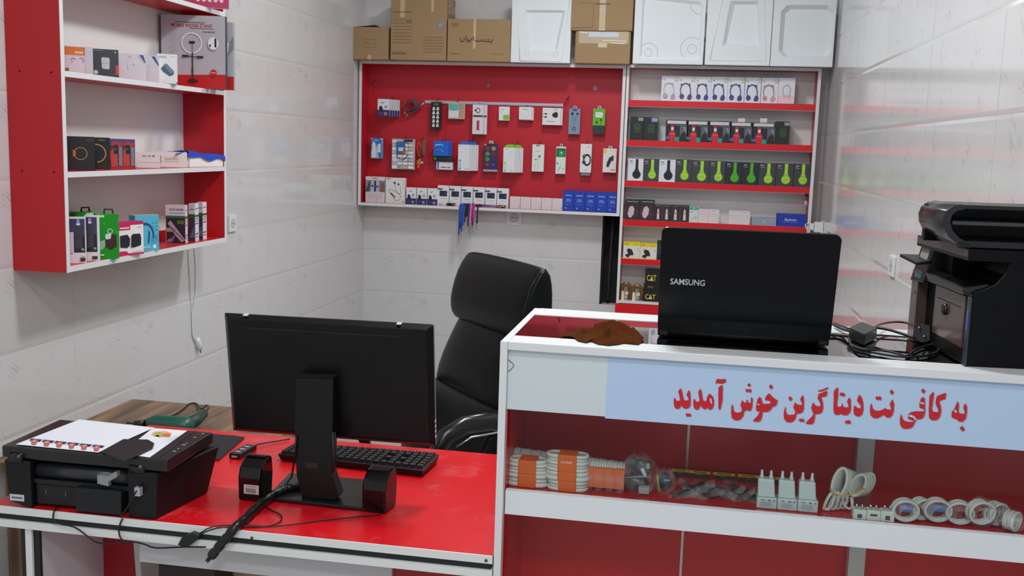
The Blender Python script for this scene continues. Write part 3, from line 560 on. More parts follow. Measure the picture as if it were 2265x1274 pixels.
zu = LZT['up']
u1 = [('r', 0, .68, .72, .98, 'd9782a'), ('r', .36, .74, .66, .82, 'f0c8a4'), ('r', .72, 0, 1, 1, 'cfcdd6'), ('a', .3, .47, .1, 30, 160, .02, '6a5a68'), ('c', .26, .44, .018, '2a2a30'), ('a', .58, .5, .1, -20, 120, .02, '6a5a68'), ('c', .64, .45, .018, '3a3a40'), ('c', .08, .14, .07, '8a6a2c')]
xbox('earphone_box', 'white box with an orange label corner, leftmost on the upper shelf', 'box', G3, (143, 103, 206, 162), -1.80, YW, zu, .03, 'dcd6e2', u1)
u2 = [('r', 0, 0, 1, 1, '3a3e42'), ('p', [(.36,.34),(.38,.3),(.62,.28),(.65,.34),(.66,.66),(.62,.7),(.38,.71),(.34,.66)], 'c9ccd0'), ('l', [(.38,.5),(.62,.5)], .02, '9ea3a8'), ('r', .88, .1, 1, .44, 'd43a45'), ('c', .12, .16, .09, 'c8cacc'), ('l', [(.05,.94),(.4,.94)], .02, '9a9ea2'), ('c', .88, .9, .03, 'd0d0d0')]
xbox('earbud_case_box', 'charcoal box picturing a white earbud case', 'box', G3, (204.5, 109, 262.5, 170), -1.795, YW, zu, .03, '33373b', u2)
u3 = [('t', .4, .88, .07, 'i12', '8a8f98', .3), ('c', .55, .6, .02, '6a6f78'), ('l', [(.3,.65),(.34,.4)], .012, 'b4b6bd'), ('p', [(.75,.97),(.9,.97),(.99,.7),(.97,.66)], '2e4f9c'), ('p', [(.72,.97),(.76,.97),(.97,.66),(.94,.66)], 'dfe3ee')]
xbox('earbud_box', 'clear sleeved white box marked i12 beside the charcoal box', 'box', G3, (263, 119, 323, 180), -1.795, YW, zu, .03, 'dad9e0', u3)
xbox('earbud_box', 'clear sleeved white box with a blue corner stripe, half hidden behind the phone box', 'box', G3, (322, 123, 352, 182), -1.80, YW, zu, .03, 'd6d5dd', [('c', .25, .6, .03, '6a6f78'), ('p', [(.45,.97),(.7,.97),(.97,.7),(.97,.62)], '2e4f9c'), ('l', [(.25,.6),(.25,.2)], .012, 'b4b6bd')])
u4 = [('r', 0, 0, 1, .08, '4b9a98'), ('p', [(.05,.02),(.95,.02),(.88,.15),(.1,.15)], 'e6e8e8'), ('p', [(.18,.5),(.4,.68),(.5,.66),(.84,.42),(.8,.32),(.62,.26),(.3,.4)], '2f6a6a'), ('p', [(.3,.62),(.46,.68),(.84,.43),(.66,.33)], '6b8494'), ('r', .03, .88, .48, .92, 'b7c0be'), ('l', [(.7,.92),(.9,.92)], .015, 'c2c6c6')]
xbox('phone_box', 'tall white box picturing a tilted dark green phone', 'box', G3, (347.5, 119.5, 392.5, 187), -1.768, YW, zu, .03, 'e9eceb', u4, top='dfe2e2')
rp = [('r', 0, 0, 1, .17, 'c8161c'), ('p', [(0,.17),(1,.17),(1,.2)], 'c8161c'), ('t', .48, .86, .045, 'MOBILE PHONE STAND', 'b8323a', .64), ('l', [(.22,.905),(.68,.9)], .008, '3a3238'), ('l', [(.45,.825),(.82,.82)], .006, '3a3238')] + [('r', .66+.04*i, .77, .68+.04*i, .785, '3a3238') for i in range(5)] + [('o', .48, .62, .165, .022, 'ececf4'), ('r', .44, .615, .53, .645, '17171b'), ('l', [(.49,.61),(.49,.5)], .01, '5a5a60'), ('l', [(.49,.49),(.49,.13)], .018, '2a2428'), ('r', .475, .2, .5, .28, '2a2428'), ('c', .49, .1, .08, '3a1a20', .4), ('l', [(.34,.44),(.64,.43)], .012, '2a2428'), ('r', .33, .425, .43, .455, '2a2428'), ('r', .56, .415, .66, .445, '2a2428'), ('c', .82, .62, .085, 'eef0f4', 1.15), ('r', .84, .57, .87, .69, '1c1c20'), ('c', .77, .59, .012, '1c1c20', 2), ('c', .82, .22, .05, 'c8161c'), ('l', [(.79,.22),(.85,.22)], .012, 'f0c8c8'), ('o', .2, .72, .045, .006, 'a9a9b4'), ('o', .2, .56, .045, .006, 'a9a9b4'), ('l', [(.14,.655),(.26,.655)], .006, 'a9a9b4'), ('l', [(.14,.495),(.26,.495)], .006, 'a9a9b4')]
# the two big ring light boxes stand one behind the other, turned towards the shop
xbox('ring_light_box', 'large silver and red box reading MOBILE PHONE STAND with a ring light picture', 'box', 'ring light boxes', (357, 34, 498.5, 201), -1.80, math.radians(12), zu, .028, 'bcbac2', rp, side='30363c', top='c8c8ce', bevel=.002)
xbox('ring_light_box', 'large silver and red ring light box behind, sticking out past the cabinet edge', 'box', 'ring light boxes', (384, 47, 517, 203), -1.792, math.radians(12), zu, .024, 'b8bac0', [('r', 0, 0, 1, .2, 'c8161c'), ('c', .86, .62, .09, 'eef0f4', 1.15), ('p', [(.9,.5),(1,.6),(1,.8),(.93,.7)], '8d9098')], side='a8aab0', top='c8c8ce', bevel=.002)
mg = [('r', 0, 0, 1, .42, 'c01f5c'), ('r', 0, .42, 1, .46, 'e9e9ee'), ('r', 0, .52, 1, .545, '3a3a40')] + [('c', .42+.11*i, .31, .038, 'e3d4de') for i in range(5)]
xbox('magenta_box', 'magenta and white striped box on the top shelf, cut by the upper frame', 'box', None, (388, -36, 506.5, 29), -1.775, math.radians(24), LZT['top'], .03, 'dcdce2', mg)

# ---------------------------------------------------------------- left wall sockets and hanging leads
def plate(name, label, O_, ax, w, h, nrm, mat=WHITE):
    ax = Vector(ax); nrm = Vector(nrm); zz = Vector((0, 0, 1)); mb = MB(); O_ = Vector(O_)
    mb.prism([O_-ax*w/2-zz*h/2, O_+ax*w/2-zz*h/2, O_+ax*w/2+zz*h/2, O_-ax*w/2+zz*h/2], nrm*.009, mat)
    mb.disc(O_+nrm*.0095, w*.27, M('c9cbcb', .4), ax=ax, ay=zz); mb.disc(O_+nrm*.0097, w*.27, M('8c9090', .4), ax=ax, ay=zz, r0=w*.24)
    for s in (-1, 1): mb.disc(O_+nrm*.0099+ax*s*w*.11, w*.04, BLACK, ax=ax, ay=zz, n=10)
    return tag(mb.build(name, bevel=.002), label, 'socket')
s_ = onX(511.5, 494, WL)
plate('wall_socket', 'white wall socket just right of the left red cabinet', s_, (0, 1, 0), .07, .07, (1, 0, 0))
pl = onX(433, 763, WL); c1 = [onX(x, y, WL+.004) for x, y in ((417, 549), (419, 600), (424, 680), (426, 740), (431, 757))]; c2 = [onX(x, y, WL+.004) for x, y in ((431, 546), (433, 590), (433, 650), (425, 700), (428, 745), (432, 757))]
ld = thing('plug_lead', pl, 'thin white lead with a white plug hanging on the left wall', 'cable')
mb = MB().tube([p-pl for p in c1], .0022, CABLEW, 6).tube([p-pl for p in c2], .0022, CABLEW, 6); mb.build('lead', ld)
mb = MB().tube([(.006, .0, .03), (.008, .004, .012), (.01, .008, -.004), (.012, .012, -.022)], [.008, .013, .013, .007], WHITE, 10).tube([(.012, .012, -.02), (.013, .016, -.034)], .0025, M('6b5a4c', .3, .7), 6); mb.build('plug', ld)
p = onY(1138, 474, YB); q = plate('wall_socket', 'white socket plate under the red display board, mostly tucked behind it', (p.x, YB, p.z-.02), (1, 0, 0), .095, .085, (0, -1, 0))
p = onX(1976, 588, WR); plate('wall_socket', 'white wall socket on the right wall between laptop and printer', p, (0, 1, 0), .08, .07, (-1, 0, 0))
# ---------------------------------------------------------------- cartons and foam on top of the back cabinets
TZ = pz1
def topbox(rc, Y): c, w, h = rect(*rc, Y); return c, w, c.z+h/2
def carton_top(name, label, rc, Y, d, zb, pr=(), body=None, extra=None, group='cardboard boxes on top of the back cabinets', cat='cardboard box', bev=.004):
    c, w, zt = topbox(rc, Y)
    return carton(name, label, cat, group, (c.x-w/2, Y, zb), (c.x+w/2, Y, zb), zt-zb, d, body or CARD, pr, bevel=bev, extra=extra)
PRT = '8d6a3e'; TAPE = 'c7ae84'
c1p = [('l', [(.34,.62),(.66,.62),(.66,.38),(.34,.38),(.34,.62)], .012, PRT), ('l', [(.34,.5),(.66,.5)], .01, PRT), ('r', .44, .0, .54, .14, TAPE)]
def flap(mb, w, h, d): mb.prism([(w*.08, .01, h), (w*.62, .01, h+.012), (w*.7, .1, h+.004), (w*.1, .1, h)], (0, 0, .003), CARD)
carton_top('cardboard_box', 'smallest cardboard box, far left on top of the red display cabinet', (776.5, 61, 860, 131), 5.60, .2, TZ, c1p, extra=flap)
c2p = [('r', .17, .66, .25, 1, 'c4ab82'), ('r', .72, .75, .77, 1, 'c4ab82'), ('r', .82, .48, .96, .61, '8a8684'), ('r', .86, .52, .92, .57, 'a39a90')] + [('l', [(.05,.62-.05*i),(.4,.62-.05*i)], .006, PRT) for i in range(8)] + [('l', [(.6,.36-.045*i),(.95,.36-.045*i)], .006, PRT) for i in range(6)] + [('l', [(.05,.74),(.38,.745)], .008, '6e5232'), ('l', [(.3,.6),(.38,.6)], .012, '6e5232'), ('r', .05, .1, .3, .12, '7f6a50')]
def wrap(mb, w, h, d): mb.grid(lambda u, v: (w+.002+.05*math.sin(u*3.1)*(.6+.4*math.sin(v*7)), .03+.1*u, h*(.72+.3*v)+.004*math.sin(v*20)), 6, 8, BAG, True)
carton_top('cardboard_box', 'tallest cardboard box with printed lines, second on the display cabinet', (862.5, -8, 988.5, 133), 5.595, .2, TZ, c2p, extra=wrap)
c3, w3_, zt3 = topbox((989, 44, 1128, 135), 5.595)
def post(mb, w, h, d):
    k = M('2f2118', .6); S = lambda pts: [(((1010+x*100/2265)-989)/139*w, -.0008, (136.5-(70+y*100/2265))/93*h) for x, y in pts]
    for st in ([(170,375),(165,470),(200,515),(320,520),(370,480),(375,345)], [(270,335),(285,350)], [(465,240),(465,470)], [(560,370),(570,470),(540,520),(475,540)], [(735,355),(720,430),(660,470),(575,470)], [(825,260),(830,470)], [(600,545),(700,545)], [(1050,350),(1085,355)], [(1240,400),(1230,470),(1180,495),(940,495),(910,440)], [(1240,495),(1400,510),(1395,390)], [(1400,510),(1500,510),(1490,400)], [(1500,510),(1600,510),(1600,370)], [(1600,510),(1740,510),(1780,470),(1775,385)], [(1690,580),(1750,595)]):
        mb.tube(S(st), .0022, k, 5)
carton_top('cardboard_box', 'wide cardboard box with black Persian post lettering', (989, 44, 1129, 136), 5.595, .18, TZ, [('r', .41, .3, .45, 1, TAPE), ('r', .07, .82, .16, .9, PRT), ('l', [(.06,.17),(.2,.17)], .008, '6e5232')]+[('r', .72+.05*i, .16, .74+.05*i, .2, PRT) for i in range(4)], extra=post)
b4 = carton_top('cardboard_box', 'cardboard box with shiny tape and address label, lower of two stacked', (1272.5, 70, 1393, 137.5), 5.60, .2, TZ, [('r', .06, .62, .96, 1, 'b9a98c'), ('r', .42, .5, .58, .64, 'cdbf9f'), ('r', .24, .82, .78, .97, 'c8cfdd'), ('l', [(.5,.72),(.92,.7)], .012, 'e8e6e0'), ('l', [(.08,.96),(.22,.94)], .02, 'ece8df'), ('l', [(.66,.64),(.9,.62)], .014, 'f0ece4')])
c4, w4_, zt4 = topbox((1272.5, 70, 1393, 137.5), 5.60)
carton_top('cardboard_box', 'cardboard box taped shut, standing on the labelled box', (1264, -12, 1399, 70), 5.59, .2, zt4+.001, [('r', .46, 0, .56, 1, 'bfae8e'), ('l', [(.12,.75),(.62,.75)], .006, '6b4f2c'), ('l', [(.36,.72),(.36,.08)], .006, '6b4f2c'), ('l', [(.02,.06),(.36,.09)], .008, '5a4022'), ('l', [(.4,.72),(.62,.72)], .012, '4a341c')])
def foam(label, rc, Y, d, shape, zb=None):
    c, w, zt = topbox(rc, Y); zb_0 = (TZ if rc[0] < 1390 else sz1) if zb is None else zb; h = zt-zb_0
    m, w = frame((c.x-w/2, Y, zb_0), (c.x+w/2, Y, zb_0)); mb = MB()
    # block with a moulded recess: outer ring at the front, sloping walls, recess floor
    outer = [(0, 0), (w, 0), (w, h), (0, h)]; inn = [(u*w, v*h) for u, v in shape['rim']]; flo = [(u*w, v*h) for u, v in shape['floor']]; dep = shape['dep']
    n = len(inn)
    def near(i): return [(0, 0), (1, 0), (1, 1), (0, 1)][i]
    vs = [(x, 0, z) for x, z in outer]+[(x, 0, z) for x, z in inn]+[(x, dep, z) for x, z in flo]
    q = n//4; cr = [i*q for i in range(4)]; fs = []
    for i in range(n):
        j = (i+1) % n; fs.append((4+i, 4+j, 4+n+j, 4+n+i)); k = int(((i+.5)/q)) % 4 if False else i//q
        fs.append((4+j, 4+i, (k+ (1 if False else 0)) % 4))
    for k in range(4): fs.append(((k+1) % 4, k, 4+((k+1)*q) % n))
    fs.append(tuple(4+n+i for i in range(n)))
    mb.add(vs, fs, FOAM); mb.add([(0, 0, 0), (w, 0, 0), (w, d, 0), (0, d, 0), (0, 0, h), (w, 0, h), (w, d, h), (0, d, h)], [(3, 2, 1, 0), (1, 2, 6, 5), (2, 3, 7, 6), (3, 0, 4, 7), (4, 5, 6, 7)], FOAM)
    for it in shape.get('marks', ()): 
        if it[0] == 'o': mb.disc((it[1]*w, -.0005, it[2]*h), it[3]*w, M('cdd6da', .7), r0=(it[3]-it[4])*w, n=24)
        if it[0] == 'ol': mb.disc((it[1]*w, dep-.0006, it[2]*h), it[3]*w, M('c6ccce', .7), r0=(it[3]-it[4])*w, n=28)
        if it[0] == 'rim': mb.tube([(u*w, .0, v*h) for u, v in it[1]], it[2], FOAM, 6)
    o = mb.build('foam_block', None, label=label, cat='foam packing', group='white foam packing blocks on top of the cabinets'); o.matrix_world = m; return o
def q8(a, b, c, d, e): # corner points with rounded corners: list of 8 (2 per corner) starting bottom-left
    P_ = [a, b, c, d]; out = []
    for i in range(4):
        p, pr_, nx_ = Vector(P_[i]), Vector(P_[i-1]), Vector(P_[(i+1) % 4]); out += [tuple(p+(pr_-p)*e), tuple(p+(nx_-p)*e)]
    return out
foam('white foam block with tapered recess, between the post box and stacked boxes', (1131.5, -20, 1262.5, 137), 5.60, .05, dict(rim=q8((.31,.16),(.78,.16),(.9,.72),(.2,.72),.03), floor=q8((.34,.19),(.74,.19),(.84,.69),(.25,.69),.03), dep=.016, marks=[('o', .27, .12, .045, .008), ('o', .76, .12, .045, .008), ('rim', [(.16,.02),(.86,.02),(.96,.9),(.08,.9),(.16,.02)], .003)]))
foam('white foam block with round corner pads, left on the shelf unit', (1404, -12, 1556, 143), 5.60, .05, dict(rim=q8((.1,.06),(.96,.06),(.96,.88),(.1,.96),.04), floor=q8((.13,.1),(.93,.1),(.93,.84),(.13,.92),.04), dep=.014, marks=[('ol', .22, .16, .14, .012), ('ol', .84, .22, .17, .012), ('ol', .84, .22, .07, .012), ('ol', .92, .85, .14, .012), ('ol', .22, .16, .06, .01)]))
foam('white foam block with a trapezoid recess, middle on the shelf unit', (1565, -18, 1704, 145), 5.595, .05, dict(rim=q8((.26,.25),(.84,.25),(.78,.86),(.34,.86),.02), floor=q8((.32,.29),(.82,.29),(.75,.82),(.42,.82),.02), dep=.024, marks=[('rim', [(.08,.06),(.94,.06),(.84,1.0)], .0025), ('rim', [(.08,.06),(.24,1.0)], .0025)]))
foam('white foam block with a deep rounded square recess, right end on the shelf unit', (1711, -10, 1843, 147), 5.60, .05, dict(rim=q8((.12,.12),(.97,.12),(.97,.85),(.12,.85),.12), floor=q8((.2,.16),(.94,.16),(.94,.8),(.2,.8),.1), dep=.03, marks=[]))

# ---------------------------------------------------------------- headphone boxes, rows of the shelf unit
ux = lambda z: 1370+z*.2119
FRT = YFc+.012
def shelfbox(name, label, group, x0, x1, ytop, row, d, body, pr, Y=None, cat='box', **kw):
    Y = Y or FRT; c, w, h = rect(x0, ytop, x1, ytop+40, Y); zt = c.z+h/2; z = SH[row]
    return carton(name, label, cat, group, (c.x-w/2, Y, z+.0003), (c.x+w/2, Y, z+.0003), zt-z, d, body, pr, **kw)
def catpr(band, cup, cup2=None):
    cup2 = cup2 or cup
    return [('a', .46, .44, .33, 5, 175, .07, band, 1.35), ('l', [(.155,.48),(.2,.25)], .06, band), ('l', [(.76,.48),(.78,.25)], .06, band), ('p', [(.14,.62),(.2,.72),(.3,.66)], band), ('p', [(.58,.7),(.72,.72),(.76,.6)], band), ('c', .26, .19, .14, cup, 1.15), ('c', .25, .2, .07, band, 1.1), ('p', [(.58,.1),(.6,.2),(.7,.3),(.82,.27),(.87,.18),(.82,.08),(.7,.05)], cup2), ('l', [(.32,.7),(.7,.69)], .02, '8a8f9c'), ('l', [(.1,.86),(.2,.85)], .05, 'a9adb9'), ('r', .78, .8, .98, .95, 'c9c6ae')]
Gc = 'cat ear headphone boxes on the top row of the shelf unit'
cols = [('c4b3bd', '8f9fb8', 'b39bb4', 'pale pink and blue'), ('5d4a78', '53408c', None, 'violet'), ('34407e', '3b4398', None, 'navy blue'), ('3c4888', '39418f', None, 'navy blue'), ('465288', '3a4290', None, 'navy blue'), ('3a4478', '3a3f86', None, 'navy blue'), ('b07a8c', 'cf9aa6', None, 'pink'), ('b9a0b8', 'dcaeb4', None, 'small pink')]
xs = [(440,605,88), (612,780,92), (787,950,97), (957,1125,98), (1132,1303,102), (1308,1475,105), (1480,1650,108), (1663,1825,110)]
plc = ['first in the row', 'between the pale one and a navy one', 'nearest the violet one', 'second of four navy ones', 'third of four navy ones', 'navy one touching the pink one', 'between a navy one and the end box', 'last in the row, rosy at the base']
for (a, b, t), (bn, cu, c2_, nm), pc in zip(xs, cols, plc):
    pr = catpr(bn, cu, c2_)
    if nm == 'small pink': pr = [('r', 0, 0, 1, .3, 'e6c9cb'), ('a', .5, .52, .26, 10, 175, .05, bn, 1.3), ('l', [(.26,.55),(.32,.3)], .05, bn), ('l', [(.74,.58),(.7,.36)], .05, bn), ('p', [(.28,.3),(.45,.36),(.5,.26),(.36,.22)], cu), ('p', [(.52,.26),(.6,.36),(.76,.34),(.7,.22)], cu)]
    shelfbox('headphone_box', 'white box picturing %s cat ear headphones, %s' % (nm.replace('small ', ''), pc), Gc, ux(a)+.4, ux(b)+1, 150+t*.2119, 0, .06, 'dfdee6', pr, side='d2d1da')
Gd = 'dark headphone boxes on the second row'
dk_ = [('r', .3, .3, .78, .68, '27401f'), ('p', [(.3,.6),(.4,.72),(.7,.72),(.78,.6)], '2f3a26'), ('l', [(.34,.5),(.74,.5)], .03, '4a6636'), ('l', [(.36,.42),(.7,.42)], .03, '3c5530'), ('r', .6, .82, .98, .96, '8f9492'), ('l', [(.28,.14),(.72,.14)], .03, '3f463f')]
dk2 = dk_[:4]+[('r', .55, .8, .98, .97, '8d9bc0')]+dk_[5:]
for (a, b, t), lab, pr in zip(((112,250,512), (257,398,517), (1632,1775,562)), ('first in the second row, grey tag', 'second in the second row, pale blue tag', 'last in the second row'), (dk_, dk2, dk_)):
    shelfbox('game_box', 'narrow dark green and black box, ' + lab, Gd, ux(a), ux(b), 150+t*.2119, 1, .07, '161d19', pr)
Gr = 'five dark boxes picturing red headphones'
rd = [('r', 0, 0, 1, 1, '1a1b24'), ('r', .06, .82, .9, .97, 'c9c9cf'), ('l', [(.45,.76),(.95,.76)], .016, '9a9aa4'), ('r', 0, .08, .2, .22, '2f62b8'), ('r', .42, 0, .62, .2, '169a86'), ('p', [(.14,.3),(.18,.42),(.26,.52),(.34,.52),(.42,.42),(.46,.3),(.44,.08),(.36,0),(.22,0),(.14,.1)], 'c4202c'), ('r', .24, .52, .36, .66, 'dadade'), ('r', .22, .66, .38, .78, 'b41e28'), ('l', [(.2,.34),(.4,.34)], .03, 'e07a80'), ('r', .64, .02, .96, .72, '5d5f6c'), ('p', [(.64,.02),(.68,.3),(.8,.46),(.92,.36),(.96,.02)], '17181d'), ('l', [(.82,.68),(.9,.5)], .03, 'b8bac4')]
for i, (a, t) in enumerate(((487,548), (708,556), (935,562), (1160,570), (1390,577))):
    shelfbox('headphone_box', 'dark box picturing red headphones with a white title bar, %s of five' % ('leftmost', 'second from left', 'middle', 'second from right', 'rightmost')[i], Gr, ux(a), ux(a+ (225 if i < 4 else 238)), 150+t*.2119, 1, .08, '1a1b24', rd)
    if i in (3, 4):
        c, w, h = rect(ux(1240 if i == 3 else 1470), 150+528*.2119, ux(1310 if i == 3 else 1540), 150+575*.2119, FRT+.02)
        tag_ = MB().prism([(c.x-w/2, FRT+.02, c.z-h/2), (c.x+w/2, FRT+.02, c.z-h/2), (c.x+w/2, FRT+.02, c.z+h/2), (c.x-w/2, FRT+.02, c.z+h/2)], (0, .0006, 0), M('e6d4d6', .5))
        tag(tag_.build('price_tag'), 'pale pink price tag standing up behind the %s red headphone box' % ('second from right' if i == 3 else 'rightmost'), 'tag')
Gp = 'over ear headphone boxes on the third row'
def p47(bg, col, sh, logo='c9c9cc'):
    return [('r', .48, .48, .66, .98, col), ('p', [(.48,.56),(.66,.56),(.74,.42),(.4,.42)], col), ('c', .57, .28, .27, sh), ('c', .57, .29, .235, col), ('l', [(.46,.27),(.66,.27)], .02, sh), ('t', .2, .88, .07, 'P47', logo, .3), ('l', [(.1,.79),(.34,.79)], .015, logo)]
px_ = [(90,247),(250,410),(414,582),(586,752),(756,936),(940,1105),(1108,1275),(1280,1450),(1455,1630),(1635,1815),(1820,1990)]
tops = [950,955,962,958,970,975,985,992,996,1000,1005]
kinds = 'wgwgggddggg'; wn = {0: 'white box with black headphones, first in the third row', 2: 'white box with black headphones, third in the third row'}
pn = {1: 'between the two white boxes', 3: 'just right of the second white box', 4: 'fifth in the third row', 5: 'just left of the two deep green ones', 8: 'just right of the two deep green ones', 9: 'last but one in the row', 10: 'last in the row by the cabinet side', 6: 'left one of the deep green pair', 7: 'right one of the deep green pair'}
for i, (a, b) in enumerate(px_):
    k = kinds[i]
    pr = p47('', '14161a', '2d2f34', '55575c') if k == 'w' else p47('', 'a4d63a', '5f7f2c') if k == 'g' else p47('', '4cae1e', '357a18')
    lab = wn.get(i) or ('black box picturing %s headphones, %s' % ('lime yellow' if k == 'g' else 'deep green', pn[i]))
    shelfbox('headphone_box', lab, Gp, ux(a)+.3, ux(b)+.6, 150+tops[i]*.2119, 2, .07, 'd9dae2' if k == 'w' else ('3a3c42' if k == 'g' else '1e2228'), pr)
u7 = lambda z: 1350+z*.2433
Gm = 'mouse blister packs on the fourth row'
ms = [('r', .04, .03, .96, .84, '3b2428'), ('l', [(.15,.9),(.9,.9)], .06, '8b8d90'), ('p', [(.2,.3),(.3,.62),(.5,.7),(.66,.55),(.62,.28),(.45,.1),(.28,.12)], 'c9b9c6'), ('p', [(.62,.3),(.9,.5),(.92,.2),(.7,.1)], '58242c'), ('p', [(.06,.5),(.22,.62),(.2,.3),(.08,.2)], '5c2a30')]
for i, (a, b, t) in enumerate(((135,262,212), (266,397,215))):
    shelfbox('mouse_pack', 'dark blister pack with a white mouse, ' + ('first in the fourth row' if i == 0 else 'second in the fourth row'), Gm, u7(a), u7(b), 390+t*.2433, 3, .04, '25262a', ms, cat='package', top='3a3c40')
sm_ = [('r', .05, .05, .95, .86, '3a2226'), ('l', [(.2,.93),(.85,.93)], .05, '7d7f84'), ('p', [(.34,.1),(.36,.6),(.44,.75),(.54,.75),(.62,.6),(.66,.1)], 'cfc4cc'), ('r', .36, .48, .6, .54, '8a7a80')]
for i, (a, b, t) in enumerate(((400,470,258), (475,550,260), (553,632,262), (636,714,265))):
    shelfbox('adapter_pack', 'small dark pack with a white adapter, %s of four beside the mouse packs' % ('leftmost', 'second', 'third', 'rightmost')[i], 'small adapter packs on the fourth row', u7(a), u7(b), 390+t*.2433, 3, .03, '2a2628', sm_, cat='package')
shelfbox('earphone_card', 'white card box with a rounded teal top', None, u7(719), u7(796), 390+275*.2433, 3, .03, 'd3cfd2', [('p', [(0,.78),(1,.78),(1,.9),(.85,1),(.15,1),(0,.9)], '48a59c'), ('c', .5, .9, .08, 'cfe6e2'), ('l', [(.12,.66),(.45,.66)], .04, '7d7a80'), ('o', .72, .34, .12, .03, '9a8f96'), ('l', [(.62,.3),(.3,.16)], .02, '9a8f96')])
for i, (a, b, t) in enumerate(((801,888,300), (893,984,303), (1076,1165,314), (1168,1263,318))):
    shelfbox('cable_box', 'plain white upright box on the fourth row, ' + ('next to the teal topped card', 'second of the left pair', 'first of the right pair', 'nearest the grey box')[i], 'plain white boxes on the fourth row', u7(a), u7(b), 390+t*.2433, 3, .04, 'd9cdd0', [('l', [(.25,.9),(.7,.89)], .04, 'a39aa0'), ('l', [(.12,.66),(.85,.65)], .02, 'c3b3b8'), ('l', [(.12,.5),(.85,.49)], .012, 'c9babf')])
shelfbox('speaker_case', 'flat blue grey box lying next to the royal blue box', None, u7(1280), u7(1508), 390+376*.2433, 3, .05, '8d9bb0', [('r', 0, .0, .02, 1, '2f3440'), ('r', .45, .3, .47, .6, 'c9d3e4'), ('r', .52, .28, .54, .66, 'c9d3e4')])
shelfbox('phone_box', 'royal blue flat box with white lettering, right end of the fourth row', None, u7(1514), u7(1772), 390+345*.2433, 3, .05, '1a37a8', [('t', .48, .55, .2, 'Backwin', 'c9d2f0', .5), ('l', [(.2,.36),(.75,.34)], .01, '8d9ad0')], side='1b2450')
Gy = 'yellow and white phone holder boxes'
yp = [('r', 0, .78, 1, 1, 'e3cf1c'), ('t', .18, .88, .09, 'CAT', '2a2614', .3), ('l', [(.6,.88),(.9,.88)], .02, '9a8c14'), ('r', 0, 0, 1, .04, 'd9c41a'), ('p', [(.15,.12),(.12,.22),(.3,.3),(.2,.5),(.3,.62),(.5,.56),(.58,.4),(.62,.22),(.4,.2),(.34,.06)], '22222a'), ('l', [(.25,.7),(.2,.6)], .02, '9a9a94'), ('r', .86, .6, .9, .64, '7a7a78'), ('r', .86, .5, .9, .54, '7a7a78')]
for i, (a, b, t) in enumerate(((120,268,600), (273,420,612))):
    shelfbox('phone_holder_box', 'white and yellow CAT box picturing a phone holder, ' + ('left of the two' if i == 0 else 'right of the two'), Gy, u7(a), u7(b), 390+t*.2433, 4, .07, 'dedbd0', yp, top='e8cf1e', side='d8c020')
shelfbox('phone_holder_box', 'dark box with grey print, half hidden behind the laptop corner', None, u7(424), u7(500), 390+588*.2433, 4, .06, '1b1c1e', [('l', [(.1,.75-.1*i),(.5,.75-.1*i)], .04, '6a6c70') for i in range(5)])
# two gold clasps on the lowest shelf
for i, (x0, x1, y0) in enumerate(((90,192,968), (188,300,988))):
    c, w, h = rect(u7(x0), 390+y0*.2433, u7(x1), 663, FRT+.02); z = SH[5]; cx_ = c.x
    t = thing('watch', Vector((cx_, FRT+.02, z)), 'gold and cream wristwatch standing on the lowest visible shelf, ' + ('left one of two' if i == 0 else 'right one of two'), 'watch', 'two gold wristwatches on the lowest shelf')
    H_ = c.z+h/2-z; r_ = w/2
    MB().tube([(-r_*.72, .0, .006), (-r_*.78, 0, H_*.3), (-r_*.75, 0, H_*.55)]+[(r_*.72*math.cos(math.radians(160-14*q)), 0, H_*.62+(H_*.38-.007)*math.sin(math.radians(160-14*q))) for q in range(11)]+[(r_*.75, 0, H_*.5), (r_*.68, 0, .006)], .0075, M('7a5a34', .3, .5), 8, flat=1.6).build('strap', t)
    MB().prism([(-r_*.75, -.012, 0), (-r_*.25, -.012, 0), (-r_*.3, -.012, H_*.5), (-r_*.7, -.012, H_*.55)], (0, .012, 0), M('e6dcc0', .4)).build('tag_card', t)
    MB().tube([(r_*.15, -.012, H_*.42), (r_*.15, .004, H_*.42)], r_*.42, M('a9854e', .25, .7), 18).disc((r_*.15, -.0125, H_*.42), r_*.34, M('d9c9a8', .4)).build('watch_face', t)
for i, (x0, x1, y0, y1, txt) in enumerate(((300,436,1035,1138,1), (305,434,978,1033,2), (318,440,845,975,1))):
    c, w, h = rect(u7(x0), 390+y0*.2433, u7(x1)+4, 390+y1*.2433, FRT+.01)
    z0 = SH[5]+(0, .0257, .0415)[i] if False else None
    zz = [SH[5]+.0003]
    if i == 0: cat_z = zz[0]
    z = cat_z; mbx = [('t', .42, .42, .42 if i != 1 else .4, 'CAT', 'd9c62a', .6), ('p', [(.34,.22),(.5,.22),(.42,.4)], 'e8e4d8')] if i != 1 else [('t', .42, .5, .34, 'CAT', '9a8a5a', .55)]
    h = (.071, .0375, .0875)[i]*1.0
    h = (onY(1440, 390+y0*.2433, FRT).z - onY(1440, 390+y1*.2433, FRT).z)
    carton('phone_case_box', 'black rounded box with yellow CAT letters, ' + ('bottom of the stack of three', 'middle of the stack with dull lettering', 'top of the stack of three')[i], 'box', 'stack of black boxes on the lowest shelf', (c.x-w/2, FRT+.01+.004*i, z), (c.x+w/2, FRT+.01+.004*i, z), h, .06, '141416', mbx, bevel=.006)
    cat_z = z+h+.0004
